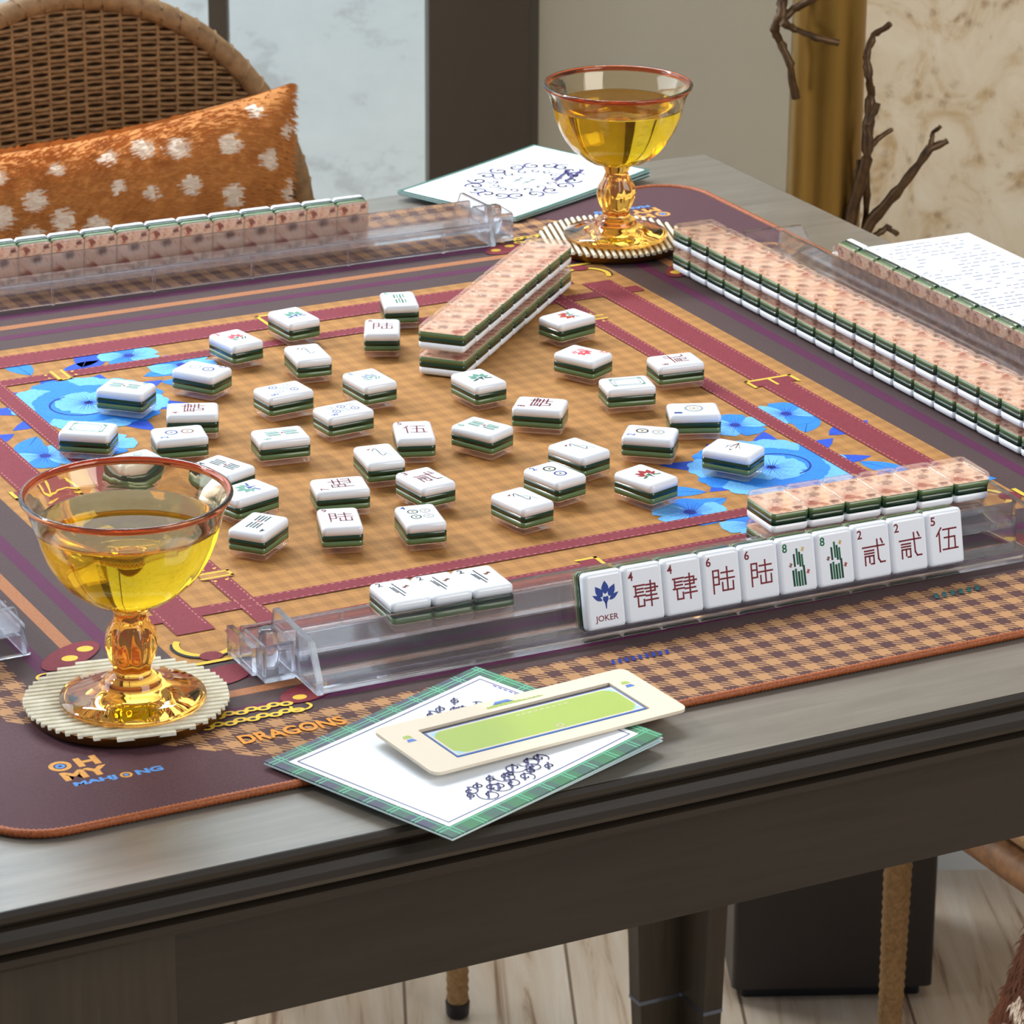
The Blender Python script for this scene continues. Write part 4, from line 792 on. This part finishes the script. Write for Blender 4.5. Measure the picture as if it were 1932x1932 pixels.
# ------------------------------------------------------------------ wicker chairs and furs
def make_chair():
    ch = empty('wicker_chair')
    def bp(u, z):                                 # back surface: u across -1..1, z height; slightly hollow
        return Vector((0.195 * u, 0.150 - 0.030 * u * u, z))
    zc, hw, hh = 0.592, 0.196, 0.214
    def half(z): return hw * (math.sqrt(max(0, 1 - ((z - zc) / hh) ** 2)) if z > zc else 1.0 - 0.10 * ((zc - z) / 0.3) ** 2)
    mb = MB(); z = 0.335; row = 0
    while z < zc + hh - 0.006:
        h = half(z) - 0.006; N = max(8, int(2 * h / 0.0155) * 4); pts = []
        for k in range(N + 1):
            x = -h + 2 * h * k / N; s = x / 0.0155
            p = bp(x / 0.195, z - 0.012 * (x / 0.2) ** 2 * (z - .35) / .4); amp = 0.0026 * math.sin(PI * s + (PI if row % 2 else 0)); pts.append(p + Vector((0, amp, 0)))
        mb.tube(pts, 0.00165, M['rattan'], 5); z += 0.0043; row += 1
    mb.build('woven_back', ch)
    mb = MB(); N = 24
    for j in range(24):
        z0_ = 0.335 + (zc + hh - 0.345) * j / 24; z1_ = 0.335 + (zc + hh - 0.345) * (j + 1) / 24
        ra, rb = half(z0_) - 0.006, half(z1_) - 0.006; off = Vector((0, 0.010, 0))
        va = [bp((-ra + 2 * ra * i / N) / 0.195, z0_) + off for i in range(N + 1)] + [bp((-rb + 2 * rb * i / N) / 0.195, z1_) + off for i in range(N + 1)]
        mb.add(va, [[i, i + 1, N + 2 + i, N + 1 + i] for i in range(N)], M['lining'], True)
    mb.build('back_lining', ch)
    mb = MB()
    for k in range(-12, 13):
        x = k * 0.0155; pts = []
        top = zc + hh * math.sqrt(max(0, 1 - (x / hw) ** 2)) - 0.004
        for i in range(9): zz = 0.33 + (top - 0.33) * i / 8; pts.append(bp(x / 0.195 * (0.93 + 0.07 * i / 8), zz))
        mb.tube(pts, 0.0018, M['rattan'], 5)
    mb.build('back_spokes', ch)
    mb = MB(); pts = []
    for i in range(61):
        t_ = i / 60
        if t_ < 0.2: zz = 0.33 + (zc - 0.33) * t_ / 0.2; x = half(zz)
        elif t_ > 0.8: zz = 0.33 + (zc - 0.33) * (1 - t_) / 0.2; x = -half(zz)
        else: a = PI * (t_ - 0.2) / 0.6; x = hw * math.cos(a); zz = zc + hh * math.sin(a)
        pts.append(bp(x / 0.195, zz))
    mb.tube(pts, [0.0088 + 0.0006 * (i % 2) for i in range(len(pts))], M['rattan'], 10, up=Vector((0, 1, 0)))
    # the wrapping cord round the hoop
    P = []
    for i in range(60):
        for k in range(6):
            u = k / 6; c = pts[i].lerp(pts[i + 1], u); d = (pts[i + 1] - pts[i]).normalized(); a = d.cross(Vector((0, 1, 0))).normalized(); b_ = d.cross(a); an = (i * 6 + k) * 2 * PI / 6
            P.append(c + (a * math.cos(an) + b_ * math.sin(an)) * 0.0094)
    mb.tube(P, 0.0014, M['rattan'], 4); mb.build('back_hoop', ch)
    mb = MB(); mb.loft([[(p[0], p[1] - 0.01, p[2]) for p in rrect(w, d, 0.06, z, 8)] for z, w, d in ((0.30, 0.37, 0.34), (0.305, 0.385, 0.355), (0.335, 0.385, 0.355), (0.342, 0.37, 0.34))], M['seat'], True); mb.build('seat', ch)
    mb = MB(); pts = rrect(0.392, 0.362, 0.065, 0.312, 8, 0, -0.01); mb.tube(pts, 0.012, M['rattan'], 8, True); mb.build('seat_frame', ch)
    mb = MB(); pts = rrect(0.380, 0.362, 0.012, 0.275, 4, 0, -0.004); mb.tube(pts, 0.0140, M['darkrattan'], 8, True); mb.build('stretcher', ch)
    for sx in (-1, 1):
        for sy in (-1, 1):
            y0 = -0.182 if sy < 0 else 0.160
            mb = MB(); N = 74; pts = []; rad = []
            for i in range(N):
                zz = 0.014 + 0.295 * i / (N - 1); pts.append((sx * (0.188 - 0.003 * i / N), y0, zz)); rad.append((0.0088 + 0.0032 * i / N) + (0.0006 if i % 2 else -0.0004))
            mb.tube(pts, rad, M['rope'], 12, up=Vector((1, 0, 0))); lg = mb.build('leg', ch)
            mb = MB(); mb.loft([[(sx * 0.188 + r * math.cos(2 * PI * k / 14), y0 + r * math.sin(2 * PI * k / 14), z) for k in range(14)] for z, r in ((0, 0.007), (0.003, 0.0096), (0.0145, 0.0102))], M['foot'], True); mb.build('leg_foot', lg)
    return ch
c1 = make_chair(); c1.location = (0.140, 0.800, 0); tag(c1, 'wicker chair with rounded woven back behind the far left of the table', 'chair', 'wicker chairs round the table')
c2 = copy_tree(c1); c2.location = (0.757, 0.161, 0); c2.rotation_euler = (0, 0, -PI / 2); tag(c2, 'wicker chair at the right of the table, only leg and frame showing under the apron', 'chair', 'wicker chairs round the table')

def fur_cushion(loc, rot, w, h, t, name, label, body, spotm, nstr, spots, ln):
    c = empty(name, loc); c.rotation_euler = rot
    def S(u, v, side):                             # pillow surface; u, v in -1..1
        e = (1 - u ** 4) ** 0.5 * (1 - v ** 4) ** 0.5; pin = 1 - 0.10 * (1 - v * v) * abs(u) ** 3; pv = 1 - 0.13 * (1 - u * u) * abs(v) ** 3
        return Vector((w / 2 * u * pin, side * t / 2 * e ** 0.8, h / 2 * v * pv))
    P = []
    for i in range(spots * 40):
        u, v = R.uniform(-.95, .95), R.uniform(-.95, .95)
        if all(((u - a) * w / 2) ** 2 + ((v - b) * h / 2) ** 2 > (0.027) ** 2 for a, b in P): P.append((u, v))
        if len(P) >= spots: break
    mb = MB(); N = 90
    for side in (-1, 1):
        vs = [S(-1 + 2 * i / N, -1 + 2 * j / N, side) for j in range(N + 1) for i in range(N + 1)]
        fs = [[j * (N + 1) + i, j * (N + 1) + i + 1, (j + 1) * (N + 1) + i + 1, (j + 1) * (N + 1) + i][::(1 if side < 0 else -1)] for j in range(N) for i in range(N)]
        hit = lambda u, v: any(((u - a) * w / 2) ** 2 + ((v - b) * h / 2) ** 2 < (0.0080 * (1 + 0.25 * math.sin(7 * a + 5 * b))) ** 2 for a, b in P)
        wf = [f for k, f in enumerate(fs) if hit(-1 + 2 * (k % N + .5) / N, -1 + 2 * (k // N + .5) / N)]; ws = set(map(id, wf))
        mb.add(vs, [f for f in fs if id(f) not in ws], body, True); mb.add(vs, wf, spotm, True)
    weld(mb.build('cushion_body', c))
    mb = MB()
    for i in range(nstr):
        side = -1 if R.random() < 0.93 else 1; u, v = R.uniform(-1, 1), R.uniform(-1, 1)
        if i % 9 == 0: v = 1 if R.random() < .6 else v; u = (1 if R.random() < .5 else -1) if v != 1 else u
        p = S(u, v, side); q = S(u * 0.98, v * 0.98, side); n_ = (S(u, v, side) - Vector((p.x * .6, 0, p.z * .6))).normalized()
        flow = Vector((0.75 + 0.25 * math.sin(3 * v + 2 * u), 0, -0.5 + 0.5 * math.sin(2.3 * u + 1))).normalized()
        l_ = ln * R.uniform(0.6, 1.2); d = (n_ * 0.42 + flow * 0.9 + Vector((R.uniform(-.25, .25), R.uniform(-.1, .1), R.uniform(-.25, .25)))).normalized()
        cs = p + n_ * 0.0
        isw = any(((u - a) * w / 2) ** 2 + ((v - b) * h / 2) ** 2 < (0.0086 * (1 + 0.25 * math.sin(7 * a + 5 * b))) ** 2 for a, b in P)
        m = spotm if isw else body; l_ *= 0.72 if isw else 1
        a = d.cross(Vector((0, 1, 0.3))).normalized() * 0.00055; e1_ = p + d * l_ * .5 + n_ * l_ * .05; e2_ = p + d * l_ - n_ * l_ * .08
        mb.add([p - a, p + a, e1_ + a * .8, e1_ - a * .8, e2_], [[0, 1, 2, 3], [3, 2, 4]], m)
    f = mb.build('fur', c); f['kind'] = 'stuff'
    return tag(c, label, name.split('_')[1], None)
fur_cushion((0.068, 0.800, Z0 - 0.166), (math.radians(-8), math.radians(-2.0), 0), 0.435, 0.300, 0.12, 'fur_cushion', 'brown fur cushion with white spots leaning on the wicker chair back', M['fur'], M['furw'], 30000, 140, 0.0085)
fur_cushion((0.528, 0.026, 0.176), (0, math.radians(23), math.radians(-90)), 0.24, 0.27, 0.030, 'fur_cushion', 'dark brown fur cushion leaning on the right chair front, in the lower right corner', M['furd'], M['furw'], 9000, 24, 0.014)
